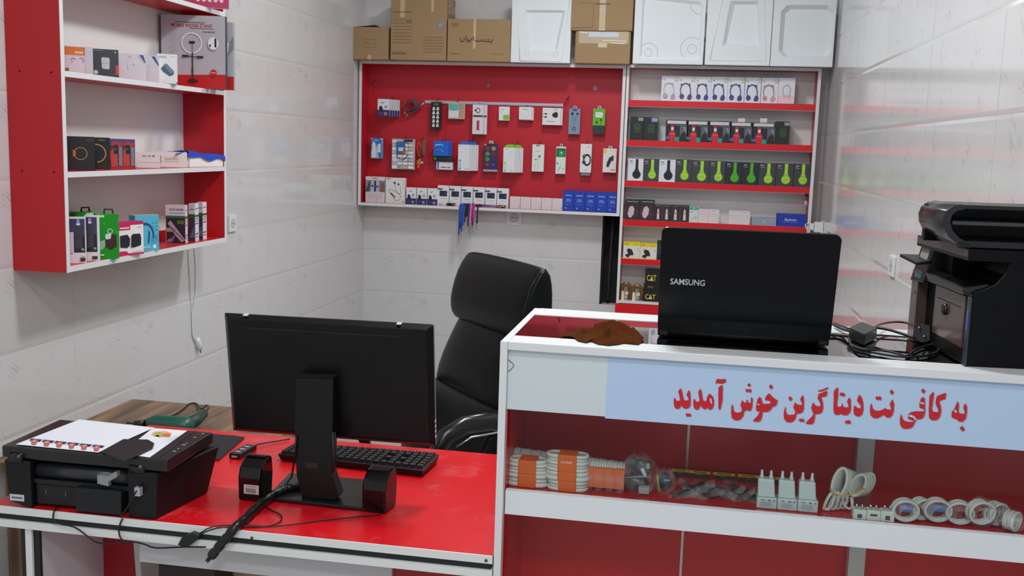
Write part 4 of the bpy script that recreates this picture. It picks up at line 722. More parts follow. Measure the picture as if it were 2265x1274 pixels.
# small trinket hung at the right side of the unit
p = onY(1784, 427, YFc-.004); t = thing('keychain', p, 'dark and pink keychain hanging from the right side of the shelf unit', 'keychain')
MB().tube([(0, 0, 0), (-.003, 0, -.02), (.004, 0, -.03), (0, 0, -.045)], .0015, BLACK, 5).sphere((0, 0, -.012), .008, BLACK, 8).build('strap', t)
MB().sphere((0, 0, -.055), .009, M('c79ab0', .4), 8, (1, .6, 1.8)).sphere((.002, -.004, -.032), .006, M('3a3a40', .4), 8).build('charm', t)
# ---------------------------------------------------------------- goods hanging on the red board
def hook(x, z, L):
    mb = MB().tube([(x-.0, YP-.001, z+.022), (x, YP-.01, z+.006), (x, YP-L, z+.003), (x, YP-L-.004, z+.008)], .0014, M('4a2a2e', .3, .5), 6)
    dpart('hook', mb)
Gh1, Gh2 = 'goods hanging in the upper row of the red board', 'goods hanging in the lower row of the red board'
def hang(name, label, group, rc, body, pr=(), d=.012, out=.06, cat='package', n=1, dx=.006, dy=.012, labels=None, dz=0, tabcol=None, hk=True, **kw):
    """n packets on one hook, front one at the position seen"""
    Y0 = YP-out; c, w, h = rect(*rc, Y0)
    if hk: hook(c.x+(0 if n == 1 else dx*(n-1)*.5), c.z+h/2, out+.004)
    os_ = []
    for i in range(n):
        Y = Y0+i*dy; x = c.x+dx*i; z = c.z-h/2+dz*i
        ex = None
        if tabcol:
            def ex(mb, w_, h_, d_): mb.prism([(w_*.34, d_*.5, h_), (w_*.66, d_*.5, h_), (w_*.62, d_*.5, h_+.016), (w_*.38, d_*.5, h_+.016)], (0, .001, 0), M(tabcol, .4)); mb.disc((w_*.5, d_*.5-.0004, h_+.009), .004, M('5a3a3e', .5))
        lab = label if i == 0 else (labels[i-1] if labels else label)
        o = carton(name, lab, cat, group, (x-w/2, Y, z), (x+w/2, Y, z), h, min(d, dy*.93 if n > 1 else d), body, pr if (i == 0 or not kw.get('plain')) else (), **{k: v for k, v in kw.items() if k != 'plain'}, extra=ex)
        os_.append(o)
    return os_
def behind(what, n): return ['%s, %s behind the front one' % (what, ('next', 'second', 'third', 'fourth', 'fifth')[i]) for i in range(n)]
sp = [('r', 0, 0, 1, .36, '2c2a6a'), ('p', [(.12,.3),(.14,.56),(.3,.6),(.42,.5),(.46,.3)], '1c1c20'), ('r', .6, .46, .66, .62, '5a5a62'), ('r', .74, .46, .8, .62, '5a5a62'), ('l', [(.3,.76),(.55,.8)], .04, '22305a'), ('r', .55, .05, .8, .22, 'a08a78'), ('l', [(.05,.16),(.45,.16)], .03, '7c78b4')]
hang('charger_pack', 'white and purple charger box, front of the upper left stack', Gh1, (835, 219.5, 862, 256), 'dfe0e6', sp, d=.012, out=.13, n=5, dx=.0075, dy=.0245, labels=behind('white and purple charger box', 4), side='c8c8d4')
# coiled grey cables
c, w, h = rect(890, 217, 938, 260, YP-.045); hook(c.x-.01, c.z+.01, .05)
cb = thing('cable_bundle', c, 'coiled grey cable bundle with loose metal ends, upper row of the red board', 'cable', Gh1)
mb = MB(); gc = M('4b4a52', .45)
for k in range(6): mb.tube([(-.016+(.03+.002*k)*math.cos(a)+.001*k, -.012+.005*k, .012+(.03+.0015*k)*math.sin(a)) for a in [i*math.pi/9 for i in range(18)]], .0028, gc, 6, closed=True)
mb.build('coil', cb)
MB().tube([(-.05, -.01, -.03), (-.02, -.02, -.022), (.02, -.018, -.008), (.05, -.012, .0)], .004, M('3a3338', .4), 6).tube([(-.03, 0, -.04), (.01, -.01, -.02), (.05, 0, .01), (.06, 0, .02)], .003, M('6b666e', .4), 6).tube([(-.055, -.01, -.034), (-.04, -.012, -.03)], .006, M('8d8a90', .3, .6), 6).tube([(.05, -.012, .014), (.066, -.012, .03)], .005, M('d8c4c4', .25, .7), 6).tube([(-.04, -.012, -.05), (-.03, -.012, -.042)], .003, M('d8b4a4', .25, .7), 6).build('cable_ends', cb)
hang('plug_card', 'black hanging card holding ten small white plugs', Gh1, (952.5, 226, 976, 286), '17181a', [('r', .3, .88, .7, .95, '6a6a50')]+[('p', [(a,.74-.15*i),(a+.08,.82-.15*i),(a+.2,.82-.15*i),(a+.26,.74-.15*i),(a+.26,.7-.15*i),(a,.7-.15*i)], 'd5d8da') for i in range(5) for a in (.16, .54)], out=.05)
o_ = hang('case_bag', 'clear bag with a turquoise rounded case, upper row of the red board', Gh1, (991, 227, 1028, 263), 'c6b7a4', [('r', .04, .1, .8, .52, 'dcdcdc'), ('p', [(.06,.6),(.1,.52),(.5,.5),(.58,.6),(.56,.85),(.5,.92),(.1,.92),(.05,.85)], '5fb4ae'), ('r', .6, .55, .96, .95, 'a99a94'), ('r', .64, .1, .95, .5, 'b89a7c'), ('l', [(.5,.2),(.62,.46)], .03, 'f0f0f0')], out=.045, d=.02, bevel=.004)
wb_ = [('r', .04, .58, .96, .64, '3a3238'), ('r', .4, .18, .64, .46, 'b0353c'), ('p', [(.4,.18),(.64,.18),(.7,.14),(.34,.14)], 'b0353c'), ('o', .5, .8, .2, .05, '6a2a3c', 1.2), ('c', .28, .8, .09, '2a3448')]
hang('watch_strap_box', 'white box with a red watch strap picture, front of the pair', Gh1, (1045, 232, 1069, 296), 'dcd8dc', wb_, out=.07, n=2, dx=.016, dy=.022, labels=['white red strap box, tucked behind the front one'], d=.018, top='4a4048')
hang('adapter_box', 'tiny white box with a green corner, upper row of the red board', Gh1, (1103.5, 236, 1127, 266), 'e2e6e2', [('p', [(.42,.04),(.98,.04),(.98,.4),(.42,.4)], '7fbf4a'), ('l', [(.2,.8),(.4,.8)], .04, '8a8f8a'), ('l', [(.2,.6),(.36,.6)], .02, 'a9afa9')], out=.05)
hang('adapter_box', 'plain white square box on a hook, front of three', Gh1, (1148, 236.5, 1176, 264), 'e2e2e2', [('o', .5, .5, .3, .015, 'c2c2c6'), ('l', [(.3,.8),(.7,.82)], .03, '8a8a8e')], out=.06, n=3, dx=.004, dy=.012, dz=-.002, labels=behind('plain white square box on the hook', 2))
hang('charger_box', 'white box picturing a black plug and two cables, front of the pair', Gh1, (1200, 239, 1240, 276), 'e2e1e2', [('p', [(.54,.5),(.54,.66),(.74,.78),(.84,.7),(.84,.46),(.7,.42)], '1e1f24'), ('l', [(.04,.64),(.24,.63)], .03, '3a3a40'), ('l', [(.04,.46),(.24,.45)], .03, '3a3a40'), ('r', .14, .6, .24, .68, '2a2a2e'), ('r', .14, .42, .24, .5, '2a2a2e'), ('l', [(.25,.22),(.65,.2)], .02, '8a8a90'), ('r', .6, .86, .82, 1, 'c9ccd2')], out=.06, n=2, dx=.008, dy=.02, labels=['white plug picture box, behind its twin'], d=.018)
hang('earphone_box', 'steel blue box picturing black earphones', Gh1, (1258, 241, 1283, 296), '7d93ae', [('c', .3, .8, .12, '1c2430'), ('c', .74, .8, .1, '1c2430'), ('l', [(.32,.76),(.45,.5),(.44,.22)], .02, '2a3444'), ('l', [(.72,.76),(.52,.5)], .02, '2a3444'), ('o', .5, .2, .16, .04, '1e2834'), ('r', .36, .92, .68, .99, '2a3a8a')], side='4a5a72', out=.05, d=.016, tabcol='c9c4b8')
hang('earphone_box', 'green topped black box with a white square patch', Gh1, (1311.5, 241, 1338, 296), '2a2e30', [('r', 0, .34, 1, 1, '63b52c'), ('r', .2, .66, .78, .86, 'e6ebe6'), ('l', [(.28,.8),(.7,.72)], .04, '7fae6a'), ('p', [(.22,.42),(.3,.52),(.42,.5),(.36,.4)], '1a1f18'), ('c', .66, .56, .09, '2a3320'), ('l', [(.66,.5),(.62,.38)], .03, '2a3320')], side='3c4438', out=.05, d=.016, tabcol='c9c4b8')
# lower row
hang('stylus_blister', 'blue and white rounded blister pack, far left of the lower row', Gh2, (820, 306, 846, 350), 'a9c4dc', [('p', [(.02,.4),(.02,.9),(.2,.99),(.75,.99),(.96,.9),(.96,.02),(.7,.02),(.6,.3),(.5,.72),(.4,.4),(.3,.1)], '2b7cc4'), ('p', [(.1,.05),(.1,.7),(.25,.86),(.42,.7),(.42,.05)], 'dde5ec'), ('p', [(.55,.3),(.6,.7),(.85,.74),(.86,.3)], 'd3dfe8'), ('l', [(.3,.9),(.6,.9)], .04, 'e8eef4')], side='8a8fb0', out=.06, d=.025, bevel=.003)
o_ = hang('connector_sheet', 'large clear sheet of many small silver packets with a blue card', Gh2, (866, 308, 917, 374), 'b9b5bc', [('r', .02+.245*i, .03+.12*j, .23+.245*i, .12+.12*j, random.choice(['dedee2', 'cfcdd2', 'e8e6ea', 'bab6c2', 'c8bca8'])) for i in range(4) for j in range(8)] + [('p', [(.24,.5),(.22,.9),(.6,.92),(.64,.52)], '2f66a8'), ('r', .32, .6, .56, .72, 'd0d8e4'), ('p', [(.48,.5),(.64,.52),(.62,.72),(.52,.68)], 'a8604a'), ('a', .48, .5, .24, 180, 360, .03, '1c1c22'), ('r', .56, .9, .95, .99, '2a2c48')] + [('p', [(a,b),(a+.05,b+.05),(a+.08,b+.02)], c__) for a, b, c__ in ((.3,.06,'5a2a6a'),(.36,.08,'8a5a9a'),(.62,.1,'c9a86a'),(.08,.3,'9ab4c8'),(.72,.3,'b08a5a'),(.4,.3,'d8a8a0'))], out=.055, d=.02, side='d2d0d6', bevel=.002)
c, w, h = rect(921, 306, 944, 375, YP-.05); hook(c.x-.006, c.z+.075, .055)
kc = thing('lanyard_keychain', c, 'orange and olive fabric keychains hanging right of the silver packet sheet', 'keychain', Gh2)
MB().tube([(-.022, 0, .07), (-.026, -.004, .03), (-.018, -.006, -.01), (-.012, -.004, -.02), (-.008, 0, .03), (-.014, 0, .072)], .006, M('e0472a', .6), 6, flat=.5).build('orange_strap', kc)
MB().prism([(.008, -.004, .08), (.03, -.004, .082), (.02, -.004, -.005), (-.004, -.004, -.01)], (0, .004, 0), M('6e5a48', .6)).tube([(.0, -.008, .03), (.008, -.008, -.02)], .004, M('2a2a44', .5), 6).build('olive_strap', kc)
MB().sphere((-.012, -.012, -.05), .016, M('e0601c', .5), 8, (1, .6, 1.2)).sphere((-.006, -.016, -.036), .009, M('5bbf2c', .5), 8).sphere((.006, -.01, -.05), .008, M('d8dce0', .3, .5), 8).sphere((-.016, -.01, -.074), .01, M('d2504a', .5), 8).sphere((.012, -.004, -.058), .01, M('6a3a6a', .5), 8).build('charms', kc)
bb = [('l', [(.12,.7),(.5,.78),(.62,.7)], .05, 'c9dcf4'), ('r', .2, .28, .38, .5, '2c5a5a'), ('l', [(.22,.42),(.36,.42)], .03, 'c8d86a'), ('l', [(.5,.42),(.66,.3)], .03, 'a9c8f0')]
hang('headset_bag', 'bright blue plastic pouch, front of the stack on the lower row', Gh2, (958.5, 312, 992, 345), '1263cf', bb, out=.09, n=4, dx=.004, dy=.012, dz=.0, labels=behind('bright blue plastic pouch', 3), bevel=.003)
hang('dark_case', 'black and green rounded case below the blue pouches', Gh2, (957, 345, 1001, 357), '1c2a26', [('c', .12, .5, .07, '6a9a3a'), ('l', [(.3,.6),(.9,.6)], .03, '4a5a54')], out=.062, d=.02, hk=False, bevel=.004)
hang('small_box', 'small white box with a blue edge hanging under the black case', Gh2, (965, 358.5, 1001, 375), 'dcdfe6', [('r', .04, .05, .16, .95, '4a7cc4'), ('l', [(.3,.3),(.6,.3)], .06, '6a6a72'), ('l', [(.7,.3),(.85,.3)], .06, '6a6a72')], out=.05, d=.03, hk=False)
def fan(name, what, rc, top, edge, group=Gh2):
    Y0 = YP-.1; c, w, h = rect(*rc, Y0); hook(c.x+.03, c.z+h/2, .104)
    for i in range(5):
        m, w_ = frame((c.x-w/2+.0085*i, Y0+.018*i, c.z-h/2), (c.x+w/2+.0085*i, Y0+.018*i, c.z-h/2), (.06*(1-i*.5), 0, 1)); mb = MB(); d = .014
        hh = h*.9
        mb.box(0, 0, 0, w_, d, hh, M('e0e2e6', .4)); mb.prism([(w_*.08, 0, hh), (w_*.92, 0, hh), (w_*.84, 0, hh+.012), (w_*.6, 0, hh+.018), (w_*.4, 0, hh+.018), (w_*.16, 0, hh+.012)], (0, .002, 0), M(top, .4))
        prints(mb, w_, hh, [('l', [(.1,.93),(.4,.93)], .02, 'a5a8b0'), ('r', .1, .04, .24, .42, edge), ('r', .13, .1, .2, .36, 'e6e8ec'), ('r', .7, .86, .74, .88, '8a8a90'), ('r', .7, .78, .74, .8, '8a8a90'), ('r', .7, .7, .74, .72, '8a8a90'), ('l', [(.62,.08),(.86,.08)], .03, '9a9aa0')])
        o = mb.build(name, None, .0006, label='%s, %s' % (what, 'front of the stack' if i == 0 else ('next behind it', 'middle of it', 'fourth from the front', 'rearmost')[i-1]), cat='box', group=group); o.matrix_world = m
fan('cable_box', 'tall white box with a blue stripe and blue top', (1013, 314, 1039, 377), '2a6cc4', '4a86cc')
hang('phone_grip_card', 'purple card holding eight coloured round grips', Gh2, (1069.5, 318, 1101, 379), '3a2a52', [('r', .0, 0, 1, .07, 'a8a0b8'), ('c', .1, .95, .07, 'd8a86a')]+[('c', .28 if i % 2 == 0 else .7, .82-.19*(i//2), .16, q, 1.0) for i, q in enumerate(['8a2a4a', 'a08a3a', '3f8f5a', '6a2a5a', '3f8a4a', '4a2a6a', '8a2a4a', '2f3f9a'])]+[('o', .28 if i % 2 == 0 else .7, .82-.19*(i//2), .1, .03, q, 1.0) for i, q in enumerate(['b04a6a', 'c9b04a', '5ab47a', '8a3a7a', '5ab06a', '6a3a8a', 'a84a6a', '4a5ab4'])], out=.05, d=.012, side='8a86a0', tabcol='cfcfd0')
fan('cable_box', 'tall white box with a green stripe and green top', (1113, 321, 1139, 381), '7cc42c', '9ac43a')
hang('earphone_box', 'slim white box with a black earphone and green cable print', Gh2, (1177, 320, 1203, 379), 'dfe2dc', [('r', .3, .93, .62, .98, '3f8f3a'), ('c', .62, .56, .1, '1c1e1c'), ('c', .62, .56, .05, 'c8ccc4'), ('l', [(.22,.44),(.4,.44)], .05, '2a2c28'), ('l', [(.56,.5),(.5,.3),(.56,.05)], .02, '7fa83c'), ('l', [(.3,.3),(.2,.05)], .02, '7fa83c'), ('l', [(.3,.76),(.6,.76)], .02, '9a9e98')], side='c9ccc2', out=.055, d=.02)
hang('charger_pack', 'clear pack with a green top and white adapter card', Gh2, (1229.5, 325, 1251, 384), 'd9e0e0', [('r', .02, .62, .98, .95, '1d6b3c'), ('r', .28, .66, .8, .84, '2f9a52'), ('c', .55, .78, .09, 'c9e4d0'), ('r', .02, .94, .98, .99, 'd8dcdc'), ('r', .1, .36, .24, .4, '2a2a2e'), ('l', [(.26,.1),(.5,.3)], .03, '5a5a60'), ('c', .78, .2, .05, '5a5a60')], side='b4c4bc', out=.055, d=.02, tabcol='c9ccc4')
hang('fitness_band_box', 'white box picturing a black fitness band', Gh2, (1283.5, 319, 1308, 381), 'e2e0e0', [('o', .62, .44, .36, .12, '222226', 1.5), ('c', .34, .56, .13, '2a2a30', 1.6), ('c', .34, .6, .05, 'd0d0d8'), ('r', .2, .3, .5, .4, '2a2a30'), ('l', [(.6,.9),(.85,.9)], .03, 'b4a8a4'), ('l', [(.3,.08),(.7,.08)], .02, 'a0a0a4')], side='c8c4c6', out=.06, d=.03)
hang('small_box', 'short white box showing just below the fitness band box', Gh2, (1285, 376, 1305, 388), 'd3cfd2', (), out=.025, d=.02, hk=False)
hang('bluetooth_headset_box', 'white box picturing a slim black clip headset, right end', Gh2, (1334, 329, 1363, 381), 'e2e2de', [('p', [(.26,.25),(.3,.42),(.5,.66),(.66,.62),(.62,.46),(.42,.2)], '2a2b32'), ('p', [(.58,.6),(.66,.72),(.8,.68),(.76,.5),(.66,.46)], '1c1d22'), ('r', .06, .82, .24, .98, 'c9cf2c'), ('l', [(.6,.1),(.9,.12)], .04, '4a4a50')], out=.05, d=.02, tabcol='c9c4b8')
# red dangling strap at the end of the rail
p = onY(1247, 232, YP-.012); st = MB().tube([p, p+Vector((.014, -.02, .018)), p+Vector((.03, -.03, .045))], .0022, M('7a1a20', .4), 6).tube([p+Vector((.022, -.026, .03)), p+Vector((.032, -.031, .05))], .0035, M('5a1a1e', .4), 6); tag(st.build('cable_tie'), 'dark red cable tie sticking up at the end of the metal rail', 'cable tie')

# ---------------------------------------------------------------- row standing on the bottom board of the display cabinet
Zb = pz0+.0165; Gb = 'boxes standing along the bottom of the red display cabinet'
def row(name, label, x0, x1, ytop, Y, d, body, pr, **kw):
    c, w, h = rect(x0, ytop, x1, ytop+40, Y); return carton(name, label, 'box', kw.pop('group', Gb), (c.x-w/2, Y, Zb), (c.x+w/2, Y, Zb), c.z+h/2-Zb, d, body, pr, **kw)
YR = YFc+.03
row('earphone_box', 'white box back with a photo strip, far left corner', 808, 851.5, 391, YR, .03, 'dccfd4', [('r', 0, .42, 1, .86, '8c8aa0'), ('r', .28, .42, .44, .84, 'b4b8c8'), ('r', .56, .42, .7, .84, 'b4b8c8'), ('r', .46, .44, .54, .84, '23244a'), ('c', .36, .64, .05, '1c1c24'), ('c', .62, .62, .05, '1c1c24'), ('r', .78, .42, 1, .8, '8a5a54'), ('p', [(0,.42),(.2,.82),(.28,.82),(.2,.42)], '4a4450'), ('c', .58, .1, .025, 'a8384a'), ('l', [(.35,.94),(.62,.94)], .02, '4a4450')]+[('l', [(.08,.36-.045*i),(.9,.36-.045*i)], .008, 'b8a8b0') for i in range(5)])
row('earphone_box', 'white box picturing a neckband earphone, beside the photo strip box', 852.5, 896.5, 393.5, YR, .03, 'e2dfdd', [('c', .46, .8, .06, '3a3c44'), ('c', .66, .75, .05, '3a3c44'), ('l', [(.46,.75),(.56,.5),(.72,.36),(.8,.42),(.74,.7)], .016, '7a7a80'), ('l', [(.2,.56),(.16,.5),(.3,.34),(.5,.12),(.68,.12),(.8,.28),(.72,.36)], .016, '7a7a80'), ('l', [(.2,.56),(.4,.52),(.7,.36)], .016, '7a7a80'), ('l', [(.28,.4),(.5,.24)], .05, '24242a'), ('l', [(.06,.95),(.26,.95)], .02, '5a4a50'), ('c', .9, .08, .03, '4a4a50')]+[('c', .92, .88-.09*i, .014, '5a5a60') for i in range(4)])
for i in range(3):
    row('charger_pack', 'small white and purple charger box, %s of three by the neckband box' % ('left', 'middle', 'right')[i], 898.5+23.5*i, 920.5+23.5*i, 415+1*i, YR-.01, .03, 'e2e0e6', sp, group='small charger boxes on the cabinet bottom')
sw = [('r', .16, .46, .84, .74, '23283a'), ('c', .66, .6, .05, '5a6a9a'), ('r', 0, .78, .42, .86, '4a4c66'), ('l', [(.3,.36),(.8,.35)], .03, 'b4b6bc'), ('r', .1, .0, .5, .1, 'b8b4bc')]
for i in range(6):
    row('card_reader_box', 'white box with a dark screen window, %s' % ('leftmost of six', 'second of six', 'third of six behind the lanyards', 'fourth of six', 'fifth of six', 'rightmost of six')[i], 968+26.3*i, 993+26.3*i, 410.5+1.3*i, YR, .03, 'dfe0e4', sw, group='six white boxes with dark windows')
for i in range(5):
    row('cable_box', 'low plain white box lying in a row, %s' % ('next to the windowed boxes', 'second of five', 'middle of five', 'fourth of five', 'next to the blue boxes')[i], 1127.5+23.4*i, 1150+23.4*i, 435+1.1*i, YR, .03, 'dccdd2', [('l', [(.9,.1),(.9,.26)], .04, '8a8fa8'), ('c', .4, .6, .03, 'a89aa0')] if i % 2 == 0 else [('l', [(.3,.9),(.32,.7)], .03, '8a8fa8'), ('c', .75, .3, .03, 'b0a2a8')], group='low white boxes between windowed and blue boxes')
for i in range(5):
    row('battery_box', 'royal blue box with white print, %s of five at the right end' % ('leftmost', 'second', 'middle', 'fourth', 'rightmost')[i], 1245.5+24.4*i, 1268.9+24.4*i, 421.5+1*i, YR-.005, .03, '163fb0', [('t', .5, .76, .05, 'SAMSUNG', 'dfe6ff', .62), ('t', .5, .56, .045, 'TRAVEL', 'c9d4ff', .42), ('t', .5, .48, .045, 'ADAPTER', 'c9d4ff', .5), ('l', [(.22,.36),(.76,.35)], .02, '7f94dc'), ('l', [(.28,.3),(.7,.3)], .015, '7f94dc'), ('c', .28, .14, .05, 'e2e8ff'), ('l', [(.38,.12),(.55,.1)], .02, '7f94dc')], group='five royal blue boxes', side='10309a')
# lanyards hanging over the edge of the cabinet bottom
random.seed(11)
Yl = YFc-.006
LN = [('1248a8', 1018, 520), ('1750b4', 1021, 505), ('1a5cc0', 1024, 512), ('123f98', 1027, 498), ('173a78', 1030, 492), ('15161c', 1033, 480), ('1b1c22', 1036, 478), ('24355c', 1039, 500), ('14151a', 1041, 470), ('c42a94', 1046, 486), ('d0379e', 1050, 495), ('e08ac0', 1043, 510), ('1d2a44', 1048, 498), ('16171c', 1058, 494)]
wl_ = ['deep blue', 'bright blue', 'blue', 'royal blue', 'dark blue', 'black', 'charcoal', 'navy', 'thin black', 'magenta', 'pink', 'pale pink', 'slate', 'black short']
for i, (col, xp, yb_) in enumerate(LN):
    a = onY(xp, 459, Yl); b = onY(xp-3, yb_, Yl); o0 = Vector((a.x, Yl, a.z)); yy = -.003*(i % 4)
    t = thing('lanyard', o0, '%s wrist lanyard with metal clip hanging over the cabinet edge%s' % (wl_[i], '' if i not in (13,) else ', apart on the right'), 'lanyard', 'lanyards hanging from the display cabinet')
    L = a.z-b.z; r_ = random.uniform
    zt_l = pz0+.016-a.z+.004+.002*(i % 3)
    MB().tube([(r_(-.01, .03) if i < 9 else .06, .055, zt_l), (r_(-.004, .012), .02, zt_l+.012), (.0, yy-.002, zt_l+.008), (-.001, yy-.006, zt_l-.012), (-.003, yy-.006, -L*.5), (-.004, yy-.006, -L)], .0042, M(col, .6), 6, flat=.45).build('strap', t)
    MB().tube([(-.004, yy-.006, -L), (-.006, yy-.006, -L-.02), (-.002, yy-.006, -L-.03)], .0008, M('3c3a3c', .5), 5).tube([(-.002, yy-.006, -L-.03), (-.004, yy-.006, -L-.042)], .0022, M('b0aaa0', .3, .6), 6).build('clip', t)
for (x0, x1, col, lab) in ((1052, 1105, 'b02a86', 'magenta'), (1056, 1098, '3a2f88', 'violet')):
    a = onY(x0, 452, YFc+.012); b = onY(x1, 458, YFc+.012); z = pz0+.022+(.006 if col == 'b02a86' else 0)
    t = thing('lanyard', Vector((a.x, a.y, z)), lab + ' lanyard lying flat along the cabinet bottom board', 'lanyard', 'lanyards hanging from the display cabinet')
    MB().tube([(0, 0, .004), ((b.x-a.x)*.5, -.002, .003), (b.x-a.x, .002, 0)], .005, M(col, .6), 6, flat=.5).build('strap', t)
    MB().tube([(b.x-a.x, .002, 0), (b.x-a.x+.03, 0, -.001)], .004, M('c9a88a', .25, .8), 6).build('clip', t)
for (x0, lab) in ((998, 'left'), (1110, 'right')):
    a = onY(x0, 452, YFc+.014); rr = MB()
    for k in range(5): rr.tube([(a.x+random.uniform(-.025, .02)+.009*math.cos(q), a.y+.006*math.sin(q)+.002*k, pz0+.0195+.003*k) for q in [j*math.pi/4 for j in range(8)]], .0016, M('c9b48c' if k % 2 else '4a3a34', .25, .85), 5, closed=True)
    tag(rr.build('key_rings'), 'small pile of metal key rings, %s of the lanyards' % lab, 'key rings', None)
# ---------------------------------------------------------------- office chair behind the counter
Lc, Rc = onZ(1039, 549, 1.215), onZ(1209, 588, 1.215); wv = (Rc-Lc).normalized(); nf = Vector((wv.y, -wv.x, 0))
if nf.x > 0: nf = -nf
cm = Matrix.Identity(4); Oc = (Lc+Rc)/2 + nf*.065
for i, v in enumerate((wv, -nf, Vector((0, 0, 1)))):
    for k in range(3): cm[k][i] = v[k]
cm.translation = Vector((Oc.x, Oc.y, 0)); WC = (Rc-Lc).length
ch = thing('office_chair', cm, 'high backed black leather executive chair behind the counter and desk', 'chair')
def loft(mb, spine, m, nu=28, p=3.2):                # spine: (y, z, half width, half thickness); sections square to the spine
    S = [Vector((0, a[0], a[1])) for a in spine]; n = len(S); vs = []
    for i in range(n):
        t = (S[min(i+1, n-1)]-S[max(i-1, 0)]).normalized(); nn = Vector((0, t.z, -t.y)); hw, ht = spine[i][2], spine[i][3]
        for k in range(nu):
            a = 2*math.pi*k/nu; c, s = math.cos(a), math.sin(a)
            x = hw*math.copysign(abs(c)**(2/p), c); y = ht*math.copysign(abs(s)**(2/p), s)
            y -= ht*.35*(1-(x/hw)**2)*(-1 if s > 0 else 1)*-1 if False else 0
            vs.append(S[i]+Vector((x, 0, 0))+nn*y)
    fs = [(i*nu+k, i*nu+(k+1) % nu, (i+1)*nu+(k+1) % nu, (i+1)*nu+k) for i in range(n-1) for k in range(nu)]
    fs += [tuple(range(nu-1, -1, -1)), tuple((n-1)*nu+k for k in range(nu))]
    mb.add(vs, fs, m, True)
hw = WC/2
mb = MB(); loft(mb, [(-.042, .78, hw*.9, .02), (-.038, .80, hw*.99, .035), (-.01, .87, hw*1.0, .045), (.028, .95, hw*.98, .045), (.042, .995, hw*.96, .035), (.046, 1.01, hw*.9, .02)], LEATHER); mb.build('backrest', ch, sub=1)
mb = MB(); loft(mb, [(-.16, .48, hw*.9, .03), (-.155, .53, hw*1.02, .05), (-.12, .63, hw*1.05, .06), (-.075, .73, hw*1.02, .05), (-.048, .79, hw*.97, .03), (-.046, .80, hw*.88, .015)], LEATHER); mb.build('lumbar_cushion', ch, sub=1)
# headrest: pillow rolled over the top, profile in the y-z plane
prof = [(.006,.992),(-.008,1.03),(-.004,1.08),(.018,1.145),(.05,1.192),(.08,1.2),(.106,1.178),(.118,1.13),(.118,1.07),(.108,1.035),(.094,1.04),(.096,1.08),(.088,1.1),(.08,1.07),(.07,1.01),(.04,.985)]
prof = [(y if y < .05 else .05+(y-.05)*.62, z+.012*(z > 1.1)) for y, z in prof]
mb = MB(); N = len(prof); secs = [(-hw*1.0, .80), (-hw*.99, .93), (-hw*.95, 1.0), (-hw*.5, 1.02), (0, 1.03), (hw*.5, 1.02), (hw*.96, 1.0), (hw*1.0, .93), (hw*1.01, .80)]
cy_ = sum(p[0] for p in prof)/N; cz_ = sum(p[1] for p in prof)/N; vs = [(x, cy_+(p[0]-cy_)*s, cz_+(p[1]-cz_)*s) for x, s in secs for p in prof]
fs = [(i*N+k, i*N+(k+1) % N, (i+1)*N+(k+1) % N, (i+1)*N+k) for i in range(len(secs)-1) for k in range(N)]+[tuple(range(N-1, -1, -1)), tuple((len(secs)-1)*N+k for k in range(N))]
mb.add(vs, fs, LEATHER, True); hd = mb.build('headrest', ch, sub=1)
for sx in (1,): MB().tube([(sx*hw*.955, cy_+(p[0]-cy_)*.93, cz_+(p[1]-cz_)*.93) for p in prof[1:10]], .003, M('050607', .3), 6).build('piping', hd)
MB().tube([(.0, .006, .99), (.0, -.014, .94), (0, -.054, .82), (0, -.08, .74)], .0015, M('050607', .3), 5).build('seam', ch)
mb = MB(); loft(mb, [(-.60, .495, hw*.8, .02), (-.58, .50, hw*1.0, .045), (-.48, .51, hw*1.06, .05), (-.28, .51, hw*1.06, .05), (-.16, .505, hw*1.0, .045), (-.14, .505, hw*.85, .02)], LEATHER); mb.build('seat', ch, sub=1)
for sx in (-1, 1):
    ar = MB(); xs_ = sx*(hw*1.12+.01)
    pts = [(xs_, .0, .58), (xs_, .02, .69), (xs_, -.03, .765), (xs_, -.12, .795), (xs_, -.2, .79), (xs_, -.255, .765), (xs_, -.285, .72), (xs_, -.29, .65), (xs_, -.26, .57), (xs_*.95, -.22, .49)]
    ar.tube(pts, [.018, .02, .024, .028, .028, .027, .024, .02, .017, .015], M('15171a', .25), 12, flat=.8); a = ar.build('armrest', ch)
    MB().tube([(xs_+sx*.02, .0, .755), (xs_+sx*.022, -.1, .768), (xs_+sx*.022, -.19, .763), (xs_+sx*.02, -.235, .74)], .003, CHROME, 6).build('chrome_strip', a)
MB().tube([(0, -.35, .46), (0, -.35, .2)], .028, BLACK, 14).tube([(0, -.35, .3), (0, -.35, .07)], .018, CHROME, 12).box(-.09, -.44, .445, .09, -.26, .47, BLACK).build('gas_column', ch)
bs = MB()
for k in range(5):
    a = 2*math.pi*k/5+.3; d = Vector((math.cos(a), math.sin(a), 0)); c = Vector((0, -.35, .10)); bs.tube([c, c+d*.15+Vector((0, 0, -.01)), c+d*.27+Vector((0, 0, -.035))], [.025, .02, .015], BLACK, 10)
b_ = bs.build('star_base', ch)
for k in range(5):
    a = 2*math.pi*k/5+.3; d = Vector((math.cos(a), math.sin(a), 0)); c = Vector((0, -.35, .026))+d*.27; e = Vector((-d.y, d.x, 0))
    MB().tube([c-e*.022, c-e*.006], .025, BLACK, 16).tube([c+e*.006, c+e*.022], .025, BLACK, 16).tube([c, c+Vector((0, 0, .045))], .006, CHROME, 8).build('caster', b_)

